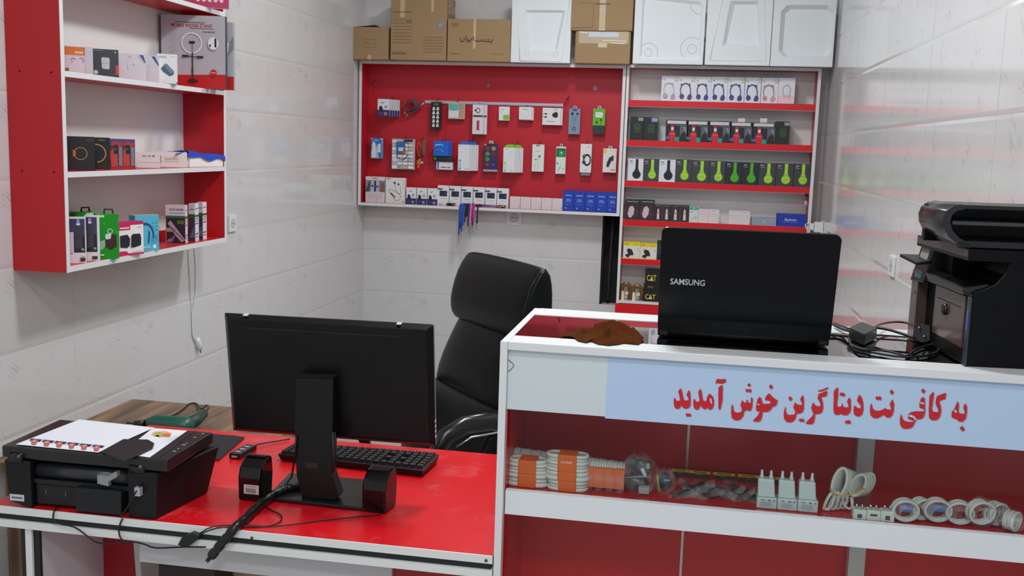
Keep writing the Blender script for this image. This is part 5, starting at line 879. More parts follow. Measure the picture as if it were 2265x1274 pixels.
# ---------------------------------------------------------------- laptop on the counter
Pl, Pr = onZ(1454, 731, ZC+.014), onZ(1836, 755, ZC+.014); Tl = onY(1466.5, 503, Pl.y-.055)
m, w = frame(Pl, Pr, Tl-Pl); h = (Tl-Pl).length; lm, _ = frame(Vector((Pl.x, Pl.y, ZC)), Vector((Pr.x, Pr.y, ZC)))
lp = thing('laptop', lm, 'open black laptop seen from behind its lid on the glass counter', 'laptop')
def rrect(x0, z0, x1, z1, r, n=5, y=0):
    out = []
    for cx, cz, a0 in ((x1-r, z0+r, -90), (x1-r, z1-r, 0), (x0+r, z1-r, 90), (x0+r, z0+r, 180)):
        for i in range(n+1): a = math.radians(a0+90*i/n); out.append((cx+r*math.cos(a), y, cz+r*math.sin(a)))
    return out
LID = M('04060a', .28, spec=.2)
wt = w*1.034
mb = MB(); mb.T = lm.inverted() @ m; mb.prism(rrect(-.0, .0, w, h, .012, 8), (0, .007, 0), LID); 
vs, fs, asp = text_mesh('SAMSUNG'); c = Vector((.163*w, -.0006, .495*h)); s = .058*h
mb.add([c+Vector((q.x*s*(.2*w/(asp*s)), 0, q.y*s)) for q in vs], fs, M('c9d0d4', .3, .4)); ld = mb.build('lid', lp, bevel=.001)
mb = MB(); mb.T = lm.inverted() @ m; mb.prism(rrect(.012, .014, w-.012, h-.01, .004, 3, .0072), (0, .0006, 0), M('050506', .1)); mb.build('screen', ld)
bz = MB(); bz.hexa([(0, .012, .002), (w, .012, .002), (w-.01, .205, .002), (.01, .205, .002)], [(0, .008, .02), (w, .008, .02), (w, .21, .014), (0, .21, .014)], M('0d0e10', .35)); bs_ = bz.build('base', lp, bevel=.003)
kk = MB()
for r_ in range(5):
    for q in range(15): kk.box(.02+q*(w-.04)/15, .03+r_*.018, .0165, .02+(q+.86)*(w-.04)/15, .045+r_*.018, .0205-.0006*r_, BLACK)
kk.build('keys', bs_); MB().box(w*.36, .145, .0146, w*.62, .195, .0172, M('141518', .3)).build('touchpad', bs_)
MB().tube([(.02, .008, .012), (w-.02, .008, .012)], .008, BLACK, 10).build('hinge', lp)

# ---------------------------------------------------------------- brown cleaning cloth
ol = [(1232, 741), (1262, 730), (1286, 728), (1300, 713), (1322, 716), (1345, 706), (1372, 708), (1396, 714), (1404, 722), (1423, 742), (1420, 757), (1412, 763), (1380, 760), (1352, 764), (1330, 763), (1310, 755), (1290, 757), (1272, 752)]
on_ = [onZ(x, min(y+3, 763), ZC) for x, y in ol]; cc = sum(on_, Vector())/len(on_); nO = len(on_)
random.seed(5); ph = [random.uniform(0, 6.28) for _ in range(6)]
from mathutils import noise as _nz
GO = [(1233,743),(1262,737),(1286,738),(1300,731),(1330,730),(1355,732),(1385,733),(1410,738),(1424,748),(1421,758),(1412,764),(1380,761),(1366,764),(1345,766),(1322,763),(1308,757),(1296,760),(1278,756),(1268,748)]; nO = len(GO); gx, gy = 1340, 748
RID = [[(1283,727,14),(1300,722,13),(1318,733,8)], [(1350,718,25),(1335,735,17),(1312,750,8),(1295,757,4)], [(1316,716,20),(1355,708,27),(1375,714,25),(1400,728,19),(1416,745,10)], [(1350,718,25),(1370,735,15),(1400,754,7)], [(1324,758,7),(1350,751,10),(1363,749,9),(1366,757,6)], [(1395,713,20),(1411,730,15)], [(1235,742,2),(1265,736,5),(1282,735,7)], [(1283,727,14),(1284,745,7),(1296,757,4)]]
RID = [[(x, (y+h*1.1)*1.5, h) for x, y, h in r] for r in RID]
def cloth(u, v):
    k = u*nO; i = int(k) % nO; f = k-int(k); ax_, ay_ = GO[i]; bx_, by_ = GO[(i+1) % nO]
    x = gx+(ax_+(bx_-ax_)*f-gx)*v; y = gy+(ay_+(by_-ay_)*f-gy)*v; z = 3.0; yy = y*1.5
    for r in RID:
        for (x0, y0, h0), (x1, y1, h1) in zip(r, r[1:]):
            dx, dy = x1-x0, y1-y0; t = max(0, min(1, ((x-x0)*dx+(yy-y0)*dy)/(dx*dx+dy*dy))); d = math.hypot(x-x0-dx*t, yy-y0-dy*t)
            z = max(z, (h0+(h1-h0)*t)*(.12+.88*math.exp(-(d/6.0)**1.5)) if d < 26 else 3)
    z += 1.6*_nz.noise(Vector((x*.13, y*.2, 1.7))); z *= (1-v**10); p = onZ(x, y, ZC)
    return Vector((p.x, p.y, ZC+.001+max(.0012, z*.001)))
mb = MB(); NU, NV = 190, 44
vs = [cloth(i/NU, j/(NV-1)) for i in range(NU) for j in range(NV)]; fs = [(i*NV+j, ((i+1) % NU)*NV+j, ((i+1) % NU)*NV+j+1, i*NV+j+1) for i in range(NU) for j in range(NV-1)]
mb.add(vs, fs, BROWN_CLOTH, True)
tag(mb.build('cleaning_cloth'), 'crumpled brown microfibre cloth left of the laptop on the counter', 'cloth')

# ---------------------------------------------------------------- laptop charger
ch_o = onZ(1911, 765, ZC); pa = thing('laptop_charger', ch_o, 'black laptop power brick with coiled lead and plug beside the laptop', 'charger')
iv = lambda P_: [p-ch_o for p in P_]
A_, B_, D_ = onZ(1876, 749, ZC+.0005), onZ(1911, 765, ZC+.0005), onZ(1939, 750, ZC+.0005); E_ = A_+(D_-B_)*1.0; up_ = Vector((0, 0, .024))
MB().hexa(iv([A_, B_, D_, E_]), [p+up_ for p in iv([A_, B_, D_, E_])], M('191c20', .35)).build('brick', pa, bevel=.003)
cz = ZC+.003
def lead(pts, r=.0023, parent=pa, name='lead', base=None, smooth=3):
    P_ = [Vector(p) for p in pts]; out = []
    for i in range(len(P_)-1):
        p0 = P_[max(i-1, 0)]; p1 = P_[i]; p2 = P_[i+1]; p3 = P_[min(i+2, len(P_)-1)]
        for k in range(smooth):
            t = k/smooth; out.append(.5*((2*p1)+(p2-p0)*t+(2*p0-5*p1+4*p2-p3)*t*t+(3*p1-p0-3*p2+p3)*t*t*t))
    out.append(P_[-1]); b = base if base is not None else Vector()
    return MB().tube([p-b for p in out], r, CABLE, 7)
lead([onZ(1934, 726, ZC+.02), onZ(1948, 717, cz+.012), onZ(1985, 712, cz+.01), onZ(2020, 718, cz+.008), onZ(2052, 732, cz+.004), onZ(2074, 752, cz), onZ(2079, 768, cz), onZ(2066, 782, cz), onZ(2030, 789, cz), onZ(1985, 788, cz), onZ(1930, 779, cz), onZ(1888, 768, cz), onZ(1879, 752, cz+.003), onZ(1877, 742, cz+.01)], base=ch_o, smooth=4).build('lead', pa)
lead([onZ(1936, 724, ZC+.02), onZ(1965, 729, cz+.018), onZ(1995, 738, cz+.015), onZ(2022, 747, cz+.012)], .003, base=ch_o).build('lead', pa)
lead([onZ(1845, 715, cz+.01), onZ(1860, 721, cz+.012), onZ(1885, 729, cz+.014)], base=ch_o).build('lead', pa); lead([onZ(1843, 718, cz+.004), onZ(1862, 728, cz+.004), onZ(1882, 733, cz+.012)], .003, base=ch_o).build('lead', pa)
lead([onZ(1834, 741, cz), onZ(1855, 742, cz), onZ(1877, 744, cz+.004)], .003, base=ch_o).build('lead', pa)
lead([onZ(1939, 741, cz), onZ(1970, 743, cz), onZ(2000, 745, cz), onZ(2020, 743, cz+.004)], .0018, base=ch_o).build('lead', pa)
lead([onZ(1882, 762, cz), onZ(1905, 772, cz+.004), onZ(1950, 775, cz+.003), onZ(1985, 782, cz+.004), onZ(2005, 788, cz), onZ(2022, 776, cz), onZ(2045, 766, cz), onZ(2066, 761, cz+.004)], base=ch_o).build('lead', pa)
pc_ = onZ(2042, 760, ZC)+Vector((0, 0, .02)); fd = (EYEP-pc_).normalized(); fd = (fd+Vector((-.25, 0, .15))).normalized(); sx_ = fd.cross(Vector((0, 0, 1))).normalized(); sz_ = sx_.cross(fd)
mb = MB().tube([pc_-fd*.03-ch_o, pc_-fd*.01-ch_o, pc_+fd*.008-ch_o], [.012, .0185, .0185], BLACK, 20)
mb.disc(pc_+fd*.0083-ch_o, .0183, M('17191c', .3), ax=sx_, ay=sz_)
pg = mb.build('plug', pa)
for q in (-1, 1): c = pc_+sx_*(.006*q)+sz_*(.008*q)-ch_o; MB().tube([c+fd*.008, c+fd*.022], .0022, CHROME, 8).build('pin', pg)

# ---------------------------------------------------------------- big multifunction printer at the counter's right end
A = onZ(2135, 811, ZC); B = onZ(2028, 748, ZC); lft = (B-A); lft.z = 0; L_ = lft.length; ly = lft.normalized(); rx = Vector((ly.y, -ly.x, 0))
pm = Matrix.Identity(4)
for i, v in enumerate((rx, ly, Vector((0, 0, 1)))):
    for k in range(3): pm[k][i] = v[k]
pm.translation = A; pmi = pm.inverted()
mf = thing('laser_printer', pm, 'large black multifunction laser printer with document feeder on the counter end', 'printer')
def side(x, y, off=0):                                # photo point on the near side plane of the printer
    d = ray(x, y); n = ly; t = (A+ly*off-EYEP).dot(n)/d.dot(n); p = pmi @ (EYEP+d*t); return p
PBK = M('050506', .3, spec=.18); PGL = M('4d3d3a', .16); PG2 = M('4a4648', .4)  # PGL: brown reflection on glossy black plastic, put into the base colour
pr_ = [side(2135, 811), side(2300, 824), side(2300, 548), side(2236, 556), side(2233, 580), side(2222, 607), side(2204, 627), side(2178, 638), side(2155, 645)]
pr_ = [Vector((p.x, 0, max(p.z, 0.0005))) for p in pr_]; pr_[0].x = 0; pr_[0].z = .0005; pr_[1].z = .0005; xe = .30
for p in pr_[1:3]: p.x = xe
ztop = pr_[8].z; zsl = pr_[3].z; pr_[8].x = .002
MB().prism(pr_, (0, L_*.98, 0), PBK).build('body', mf, bevel=.003)
# front face details (local x = 0 plane, y along the face)
def lf(y0, z0, y1, z1, d, m, mb): mb.box(-d, y0*L_, z0, .001, y1*L_, z1, m)
mb = MB(); lf(.08, .03, .66, ztop-.012, .003, PGL, mb); mb.box(-.0045, .14*L_, ztop-.035, -.0005, .6*L_, ztop-.0335, BLACK); fp = mb.build('front_panel', mf, bevel=.002)
c = Vector((-.008, .42*L_, ztop-.05)); MB().tube([c, c+Vector((.006, 0, 0))], .011, M('101114', .3), 14).build('knob', fp)
mb = MB(); lf(.86, .0, 1.0, ztop+.005, .02, PGL, mb); mb.box(-.0215, .9*L_, ztop-.04, -.0195, .95*L_, ztop-.035, PG2); mb.build('paper_tray_front', mf, bevel=.002)
mb = MB(); lf(.0, .0, .05, ztop-.01, .002, M('2a3340', .25), mb); mb.box(-.0026, .01*L_, ztop-.07, -.0018, .03*L_, ztop-.035, M('3b5aa0', .3)); mb.build('edge_strip', mf)
# control panel slanting out of the front
zc_ = ztop+.01
cpo = MB().hexa([(-.012, .02*L_, zc_-.018), (.03, .02*L_, zc_-.01), (.03, .8*L_, zc_-.01), (-.016, .8*L_, zc_-.018)], [(-.014, .02*L_, zc_-.004), (.03, .02*L_, zc_+.004), (.03, .8*L_, zc_+.012), (-.018, .8*L_, zc_+.0)], M('121216', .22)).hexa([(-.022, .74*L_, zc_-.022), (.03, .74*L_, zc_-.01), (.03, 1.0*L_, zc_-.01), (-.024, 1.0*L_, zc_-.026)], [(-.006, .74*L_, zc_+.05), (.03, .74*L_, zc_+.055), (.03, 1.0*L_, zc_+.055), (-.006, 1.0*L_, zc_+.05)], M('1c1a1c', .2)).build('control_panel', mf, bevel=.002)
MB().hexa([(-.036, .74*L_, zc_+.012), (-.008, .74*L_, zc_+.016), (-.008, 1.02*L_, zc_+.02), (-.046, 1.02*L_, zc_+.02)], [(-.036, .74*L_, zc_+.017), (-.008, .74*L_, zc_+.022), (-.008, 1.02*L_, zc_+.026), (-.046, 1.02*L_, zc_+.026)], BLACK).build('panel_lip', cpo)
def dsp(nm, y0, y1, t0, t1, m):
    f = lambda t: (-.0225+.0165*t-.0012, zc_-.023+.073*t); (xa, za_), (xb_, zb3) = f(t0), f(t1)
    MB().prism([(xa, y0*L_, za_), (xa, y1*L_, za_), (xb_, y1*L_, zb3), (xb_, y0*L_, zb3)], (.001, 0, 0), m).build(nm, cpo)
dsp('display', .78, .95, .62, .9, M('8c9290', .3)); dsp('button_panel', .8, .93, .1, .3, M('3c8f86', .3))
# scanner slab and document feeder
s1, s2 = side(2142, 577, -.012), side(2142, 551, -.012); xs = s1.x
MB().hexa([(xs, -.012, s1.z), (xe, -.012, s1.z), (xe, L_*1.0, s1.z), (xs, L_*1.0, s1.z)], [(xs, -.012, s2.z), (xe, -.012, s2.z), (xe, L_*1.0, s2.z), (xs, L_*1.0, s2.z)], PBK).box(xs-.0008, -.008, s1.z+.006, xs, L_*.98, s2.z-.002, PGL).build('scanner', mf, bevel=.003)
MB().box(xs+.01, 0, zsl-.03, xe-.01, L_*.97, s1.z-.0005, BLACK).build('scanner_support', mf) if False else None
k = lambda x, y: side(x, y, .0)
cpts = [k(2143, 549), k(2118, 540), k(2098, 524), k(2087, 502), k(2086, 482), k(2093, 466), k(2108, 456), k(2126, 452), k(2136, 458), k(2132, 464), k(2118, 466), k(2106, 476), k(2102, 492), k(2107, 510), k(2122, 526), k(2150, 540)]
cpts = [Vector((p.x, 0, p.z)) for p in cpts]; cpts[0].z = s2.z+.0005; cpts[-1].z = s2.z+.006
MB().prism(cpts, (0, L_*.5, 0), M('1d1b1d', .2), smooth=True).build('feeder_cover', mf, bevel=.002)
xf = cpts[7].x; zt1 = cpts[7].z
MB().box(xf, L_*.02, zt1-.008, xe, L_*.5, zt1-.001, M('121316', .35)).box(cpts[12].x-.004, L_*.44, s2.z+.002, xe, L_*.498, zt1-.006, PBK).build('feeder_lid', mf, bevel=.001)
MB().box(.014, L_*.55, ztop+.001, xe-.01, L_*.96, s1.z-.0005, M('050506', .5, spec=.2)).build('scanner_support', mf)
za = k(2120, 492).z; zb2 = k(2150, 505).z
MB().hexa([(cpts[12].x+.004, 0, za-.004), (xe, 0, zb2+.006), (xe, L_*.43, zb2+.006), (cpts[12].x+.004, L_*.43, za-.004)], [(cpts[12].x+.004, 0, za+.002), (xe, 0, zb2+.012), (xe, L_*.43, zb2+.012), (cpts[12].x+.004, L_*.43, za+.002)], M('35383c', .3)).build('input_tray', mf)
MB().box(cpts[13].x+.01, 0, s2.z+.0005, xe, L_*.43, s2.z+.014, M('101013', .25)).build('output_tray', mf, bevel=.002)
# ---------------------------------------------------------------- monitor with its stand
zt0 = ZD+.011
nb = onZ(706, 1103, zt0).y
fl, fr_, br_, bl_ = onZ(588, 1108, ZD), onZ(838, 1136, ZD), onZ(852, 1071, ZD), onZ(640, 1054, ZD)
mo = Vector((nb*0+(fl.x+fr_.x)/2, nb, ZD)); mn = thing('computer_monitor', mo, 'black flat monitor seen from behind on the red desk', 'monitor')
def q(P_): return [Vector(p)-mo for p in P_]
up = Vector((0, 0, .009)); MBK = M('070708', .4, spec=.35); MB().hexa([p+Vector((0, 0, .0004)) for p in q([fl, fr_, br_, bl_])], [p+up for p in q([fl, fr_, br_, bl_])], M('131416', .3)).build('stand_base', mn, bevel=.002)
npx = [(655, 836), (737, 839), (735, 960), (733, 1045), (750, 1096), (742, 1106), (668, 1107), (656, 1050), (652, 940)]
pts = [onY(x, y, nb) for x, y in npx]; zmin = min(p.z for p in pts)
for p in pts: p.z = max(p.z, ZD+.0095)
nk = MB().prism(q(pts), (0, .03, 0), MBK); t0, t1 = pts[0]-mo, pts[1]-mo; nk.hexa([t0+Vector((.001, .0, 0)), t1+Vector((-.001, 0, 0)), t1+Vector((-.001, .03, 0)), t0+Vector((.001, .03, 0))], [t0+Vector((0, -.004, .004)), t1+Vector((0, -.004, .004)), t1+Vector((0, .03, .004)), t0+Vector((0, .03, .004))], M('22262a', .3)); nko = nk.build('stand_neck', mn, bevel=.0025)
a, b = onY(676, 1022, nb)-mo, onY(703, 1036, nb)-mo; MB().box(a.x, -.001, b.z, b.x, .004, a.z, M('2a1518', .4)).build('cable_hole', nko)
Yb = nb+.05; BL_, BR_, TL_ = onY(510, 957, Yb), onY(960, 992, Yb), onY(497, 697, Yb-.035)
m, w = frame(BL_, BR_, TL_-BL_); h = (TL_-BL_).length; wx = w*1.0
T_ = Matrix.Translation(-mo) @ m
mb = MB(); mb.T = T_; mb.hexa([(.012, 0, .012), (w-.012, 0, .012), (w+.0, .014, 0), (0, .014, 0)], [(.012, 0, h-.008), (w-.012, 0, h-.008), (w, .014, h), (0, .014, h)], M('050507', .4, spec=.3)); mb.box(.0, .014, 0, w, .02, h, M('101114', .25)); pn = mb.build('back_cover', mn, bevel=.002)
mb = MB(); mb.T = T_; mb.box(.004, .0202, .012, w-.004, .021, h-.004, M('040405', .08)); mb.build('screen', mn)
mb = MB(); mb.T = T_; mb.box(w*.12, -.0012, h-.028, w*.85, .0003, h-.0235, M('020203', .6)); mb.build('vent_slot', pn)
mb = MB(); mb.T = T_
for u in (.11, .845): mb.box(w*u-.005, .004, h-.001, w*u+.005, .015, h+.0016, M('c9d0d2', .3))
mb.build('clip', pn)
mb = MB(); mb.T = T_; mb.box(w-.0005, .0145, .002, w+.001, .019, h-.004, M('8f9296', .2, .8))
for i in range(4): mb.box(w-.0002, .012, .02+.012*i, w+.0018, .016, .026+.012*i, M('c8c8ca', .3))
mb.build('side_trim', pn)
mb = MB(); mb.T = T_; mb.box(w*.395, -.02, h*.3, w*.52, .002, h*.5, MBK); mb.build('mount_plate', mn, bevel=.002)
# video and power leads into the wrap
mb = MB().tube(q([onY(655, 965, nb-.004), onY(652, 1010, nb-.006), onZ(645, 1055, ZD+.04), onZ(625, 1080, ZD+.02), onZ(605, 1092, ZD+.014)]), .0022, CABLE, 7).tube(q([onY(736, 955, nb-.004), onY(739, 1010, nb-.006), onY(737, 1040, nb-.012), onZ(722, 1070, ZD+.012), onZ(700, 1068, ZD+.02)]), .0028, CABLE, 7).tube(q([onY(741, 955, nb-.002), onY(742, 1020, nb-.006), onZ(728, 1066, ZD+.016), onZ(704, 1070, ZD+.018)]), .002, CABLE, 7)
mb.build('lead', mn)
# spiral cable wrap from the stand over the desk edge
wp = [onZ(706, 1066, ZD+.02), onZ(670, 1072, ZD+.018), onZ(632, 1080, ZD+.016), onZ(600, 1096, ZD+.014), onZ(572, 1118, ZD+.013), onZ(545, 1144, ZD+.013), onY(519, 1168, CF-.012), onY(492, 1200, CF-.018), onY(466, 1232, CF-.026)]
dense = []
for i in range(len(wp)-1):
    for k in range(8): dense.append(wp[i].lerp(wp[i+1], k/8))
dense.append(wp[-1]); rr = [(.0088 if (i % 4) else .0072)+.0012*(i/len(dense)) for i in range(len(dense))]
wr = MB().tube(dense, rr, M('0e0f10', .35), 12); e0 = wp[-1]; 
for k in range(4): a = k*math.pi/2; wr.tube([e0+Vector((.003*math.cos(a), -.002, .003*math.sin(a))), e0+Vector((-.006+.003*math.cos(a), -.002, -.008+.003*math.sin(a)))], .002, CABLE, 6)
tag(wr.build('cable_wrap'), 'thick black spiral cable wrap running off the desk edge', 'cable wrap')

# ---------------------------------------------------------------- two small speakers
def speaker(label, fl, fr, sr, ytop, sticker):
    A, B, D = onZ(*fl, ZD+.0005), onZ(*fr, ZD+.0005), onZ(*sr, ZD+.0005); m, w = frame(A, B); o = thing('computer_speaker', m, label, 'speaker', 'pair of glossy black desk speakers')
    d = .062; h = onY(fl[0], ytop, A.y).z-ZD
    pf = [(0, 0), (-.002, h*.6), (.006, h*.86), (.026, h*1.02), (.05, h*1.06), (d, h*.99), (d+.006, h*.6), (d, 0)]
    mb = MB().prism([(0, y, z) for y, z in pf], (w, 0, 0), BLACKG); mb.build('cabinet', o, bevel=.004)
    MB().prism([(w*.12, d+.004, h*.1), (w*.88, d+.004, h*.1), (w*.88, d+.006, h*.9), (w*.12, d+.006, h*.9)], (0, .003, 0), M('1a1b1e', .8)).build('grille', o)
    if sticker:
        s = MB(); s.box(w*.28, -.0028, h*.2, w*.95, -.0022, h*.44, M('c9bcb8', .5)); prints(s, w, h, [('l', [(.36,.4),(.85,.4)], .02, '6a5a58')]+[('r', .38+.07*i, .24, .41+.07*i, .36, '4a3a3a') for i in range(7)], y0=-.0029); s.build('sticker', o)
    return o
sp1 = speaker('glossy black desk speaker with a barcode sticker, left of the monitor stand', (527, 1106), (576, 1111), (600, 1092), 1022, True)
sp2 = speaker('glossy black desk speaker right of the monitor stand', (800, 1131), (852, 1138), (872, 1118), 1048, False)
l1 = [onZ(577, 1113, ZD+.004), onZ(600, 1128, ZD+.003), onZ(622, 1140, ZD+.003), onZ(618, 1155, ZD+.003), onZ(585, 1164, ZD+.003), onZ(530, 1165, ZD+.003), onZ(480, 1168, ZD+.003), onY(447, 1180, CF-.006), onY(430, 1192, CF-.01)]
l2 = [onZ(842, 1138, ZD+.003), onZ(790, 1143, ZD+.003), onZ(700, 1152, ZD+.003), onZ(620, 1163, ZD+.003), onZ(540, 1163, ZD+.003), onZ(490, 1162, ZD+.004), onZ(462, 1168, ZD+.004), onY(445, 1178, CF-.006), onY(425, 1190, CF-.01)]
tag(lead(l1, .0014).build('speaker_cable'), 'thin black cable looping from the left desk speaker', 'cable'); tag(lead(l2, .0014).build('speaker_cable'), 'thin black cable crossing the desk from the right speaker', 'cable')
# inline adapter hanging on the desk edge and the cable along the trim
Yt = CF-.013; P1_ = [onY(x, y, Yt) for x, y in ((392, 1206), (402, 1188), (425, 1178), (440, 1184), (436, 1194), (412, 1212))]
tag(MB().prism(P1_, (0, .012, 0), M('121315', .5)).build('cable_adapter', bevel=.002), 'black inline cable adapter lying against the desk trim', 'adapter')
c3 = [onZ(133, 1112, ZD+.004), onZ(124, 1124, ZD+.004), onY(119, 1133, CF-.006), onY(118, 1148, CF-.006), onY(130, 1158, CF-.007), onY(165, 1166, CF-.009), onY(192, 1185, CF-.009), onY(215, 1200, CF-.009), onY(245, 1203, CF-.009), onY(290, 1198, CF-.009), onY(320, 1204, CF-.009), onY(345, 1212, CF-.009), onY(400, 1210, CF-.008), onY(455, 1210, CF-.014)]
tag(lead(c3, .0018).build('power_cable'), 'black cable sagging along the white desk trim', 'cable')
c4_ = [onZ(271, 1148, ZD+.004), onY(266, 1158, CF-.006), onY(263, 1172, CF-.006), onY(266, 1188, CF-.008), onY(276, 1199, CF-.012)]
tag(lead(c4_, .0018).build('printer_cable'), 'short black cable dropping from the inkjet printer over the desk edge', 'cable')

# ---------------------------------------------------------------- keyboard, hub, mouse pad
kz = ZD+.018; FL, FR, BR, BK = onZ(613, 1004, kz), onZ(937, 1041, kz), onZ(973, 1004, kz+.004), onZ(652, 981, kz+.004)
kb = thing('keyboard', Vector((FL.x, FL.y, ZD)), 'black full size keyboard behind the monitor stand', 'keyboard'); ko = Vector((FL.x, FL.y, ZD)); dn = Vector((0, 0, -.016))
MB().hexa([Vector((p.x, p.y, ZD+.0005))-ko for p in (FL+Vector((.006, .006, 0)), FR+Vector((-.006, .006, 0)), BR+Vector((-.006, -.006, 0)), BK+Vector((.006, -.006, 0)))], [p-ko for p in (FL, FR, BR, BK)], M('17181a', .4)).build('keyboard_case', kb, bevel=.003)
def bil(u, v): return FL.lerp(FR, u).lerp(BK.lerp(BR, u), v)-ko
kk = MB(); KM = M('26272a', .45)
for r_ in range(6):
    v0 = .08+.145*r_
    for c_ in range(20):
        if c_ in (14, 16) and r_ in (1, 3): continue
        u0 = .02+.0485*c_; u1 = u0+.041; e = .003; P4 = [bil(u0, v0), bil(u1, v0), bil(u1, v0+.118), bil(u0, v0+.118)]; c = sum(P4, Vector())/4
        kk.hexa(P4, [p.lerp(c, .18)+Vector((0, 0, .0075)) for p in P4], KM)
kk.build('keys', kb)
a, b = onZ(506, 1014, ZD+.0005), onZ(531, 1017, ZD+.0005); m, w = frame(a, b); uh = thing('usb_hub', m, 'small black usb hub with four ports on the red desk', 'usb hub')
MB().box(0, 0, 0, w, .085, .014, M('131417', .3)).build('hub_body', uh, bevel=.003)
for i in range(3): MB().box(w*.28, .014+.022*i, .014, w*.72, .022+.022*i, .0146, M('a9adb0', .3)).build('port', uh)
MB().box(w*.25, -.0004, .004, w*.75, .0002, .009, M('b8babc', .3)).build('port', uh)
lead([(w*.5, .085, .007), (w*.55, .11, .006), (w*1.2, .15, .004), (w*2.2, .19, .004)], .0018).build('lead', uh)
mp = [onZ(x, y, ZD+.0005) for x, y in ((428, 1014), (458, 1018), (484, 1019), (541, 969), (520, 966), (472, 962), (440, 966))]
tag(MB().prism(mp, (0, 0, .003), M('1c1d20', .85)).build('mouse_pad'), 'black mouse pad between the inkjet printer and the usb hub', 'mouse pad')

# ---------------------------------------------------------------- inkjet printer with paper sheets
a, b = onZ(20, 1120, ZD), onZ(345, 1150, ZD); m, w = frame(a, b); H = .13; D_ = .205
ij = thing('inkjet_printer', m, 'black inkjet printer seen from the back with paper on its lid', 'printer'); mi = m.inverted()
PB = M('0d0e10', .5, spec=.35); PB2 = M('15171a', .45, spec=.4); X = lambda px: (px-20)/325*w
MB().hexa([(0, .0, .012), (X(72), 0, .0), (X(72), D_, 0), (0, D_, .012)], [(-.008, 0, .102), (X(70), 0, .102), (X(70), D_, .102), (-.008, D_, .102)], PB).box(X(72), .035, .004, X(285), D_, .102, PB).hexa([(X(285), .0, 0), (w, 0, 0), (w+.03, D_-.03, .0), (X(285), D_-.03, 0)], [(X(285), 0, .1), (w+.004, 0, .1), (w+.045, D_, .1), (X(285), D_, .1)], PB).build('body', ij, bevel=.003)
MB().box(X(172), -.004, .004, X(272), .034, .056, PB2).build('rear_cover', ij, bevel=.002)
MB().box(X(76), .012, .008, X(170), .034, .05, M('0a0b0c', .5)).box(X(96), .0115, .03, X(97), .012, .04, GREY).box(X(140), .0115, .028, X(141), .012, .038, GREY).build('rear_ports', ij)
MB().tube([(X(76), .026, .078), (X(282), .026, .078)], .016, M('2a2c2f', .35), 16).box(X(72), .01, .052, X(285), .034, .062, PB2).build('roller_cover', ij)
MB().tube([(X(24), .008, .105), (X(52), .008, .105)], .013, M('0d0e10', .3), 14).tube([(X(290), .008, .105), (X(322), .008, .105)], .012, M('0d0e10', .3), 14).build('lid_hinge', ij)
MB().prism([(X(220), -.002, .068), (X(220), -.002, .086), (X(245), -.002, .086), (X(258), -.002, .096), (X(264), -.002, .096), (X(264), -.002, .086), (X(244), -.002, .074), (X(244), -.002, .064)], (0, .012, 0), M('8d9092', .4)).build('lever', ij)
MB().box(X(23), -.0006, .014, X(55), .0005, .028, M('c8cacc', .4)).box(X(27), -.001, .019, X(51), -.0005, .023, M('6a6c70', .4)).build('sticker', ij)
lid4 = [onZ(3, 985, ZD+H), onZ(370, 1018, ZD+H), onZ(472, 956, ZD+H), onZ(132, 927, ZD+H)]; lp4 = [mi @ p for p in lid4]
for p in lp4: p.z = H
LDm = M('1f1d1e', .32); ldr = MB().hexa([p+Vector((0, 0, -.026)) for p in lp4], lp4, LDm).build('lid', ij, bevel=.004)
bt = MB()
for x, y, l in ((382, 998, 8), (392, 992, 4), (402, 984, 10), (410, 980, 4), (427, 967, 9), (446, 959, 6)):
    p = mi @ onZ(x, y, ZD+H+.0008); bt.box(p.x, p.y, H+.0003, p.x+.001*l*.8, p.y+.003, H+.0009, M('b9bcbf', .4))
p0, p1 = [mi @ onZ(x, y, ZD+H+.0008) for x, y in ((352, 1010), (432, 950))]; bt.prism([p0, p0+Vector((.002, 0, 0)), p1+Vector((.002, 0, 0)), p1], (0, 0, .0004), M('3a3a3c', .4)); bt.build('button_panel', ij)
pt, pw = mi @ onZ(312, 1088, ZD+.05), None
MB().tube([(X(318), -.003, .075), (X(310), -.012, .062), (X(300), -.012, .045), (X(286), -.01, .02), (X(274), -.012, .004)], .0018, CABLE, 6).box(X(306), -.012, .052, X(318), -.001, .07, M('a8abad', .4)).build('usb_lead', ij)
def sheet(name, label, poly, z, items, group=None):
    mb = MB(); P_ = [onZ(x, y, ZD+z) for x, y in poly]; mb.prism(P_, (0, 0, .0005), M('dfe1ea', .5))
    for k, (pp, col) in enumerate(items): mb.poly([onZ(x, y, ZD+z+.0007+.0001*(k % 3)) for x, y in pp], M(col, .4))
    return tag(mb.build(name), label, 'paper', group)
it = []
for i in range(6):
    x = 64+27.6*i; y = 968.5+2.75*i
    it += [([(x, y+6), (x+5, y+1), (x+30, y+3.6), (x+24, y+9)], '2a3350'), ([(x+5, y+12), (x+4, y+5), (x+18, y+3), (x+19, y+9), (x+15, y+16), (x+6, y+16)], 'b06a5c'), ([(x+8, y+9), (x+10, y+4), (x+15, y+4), (x+14, y+9)], 'd09a86')]
sheet('paper_sheet', 'white sheet with a row of six small portrait prints on the inkjet printer', [(35, 983), (217, 1001), (341, 946), (176, 928)], H+.0018, it, 'paper sheets on the inkjet printer')
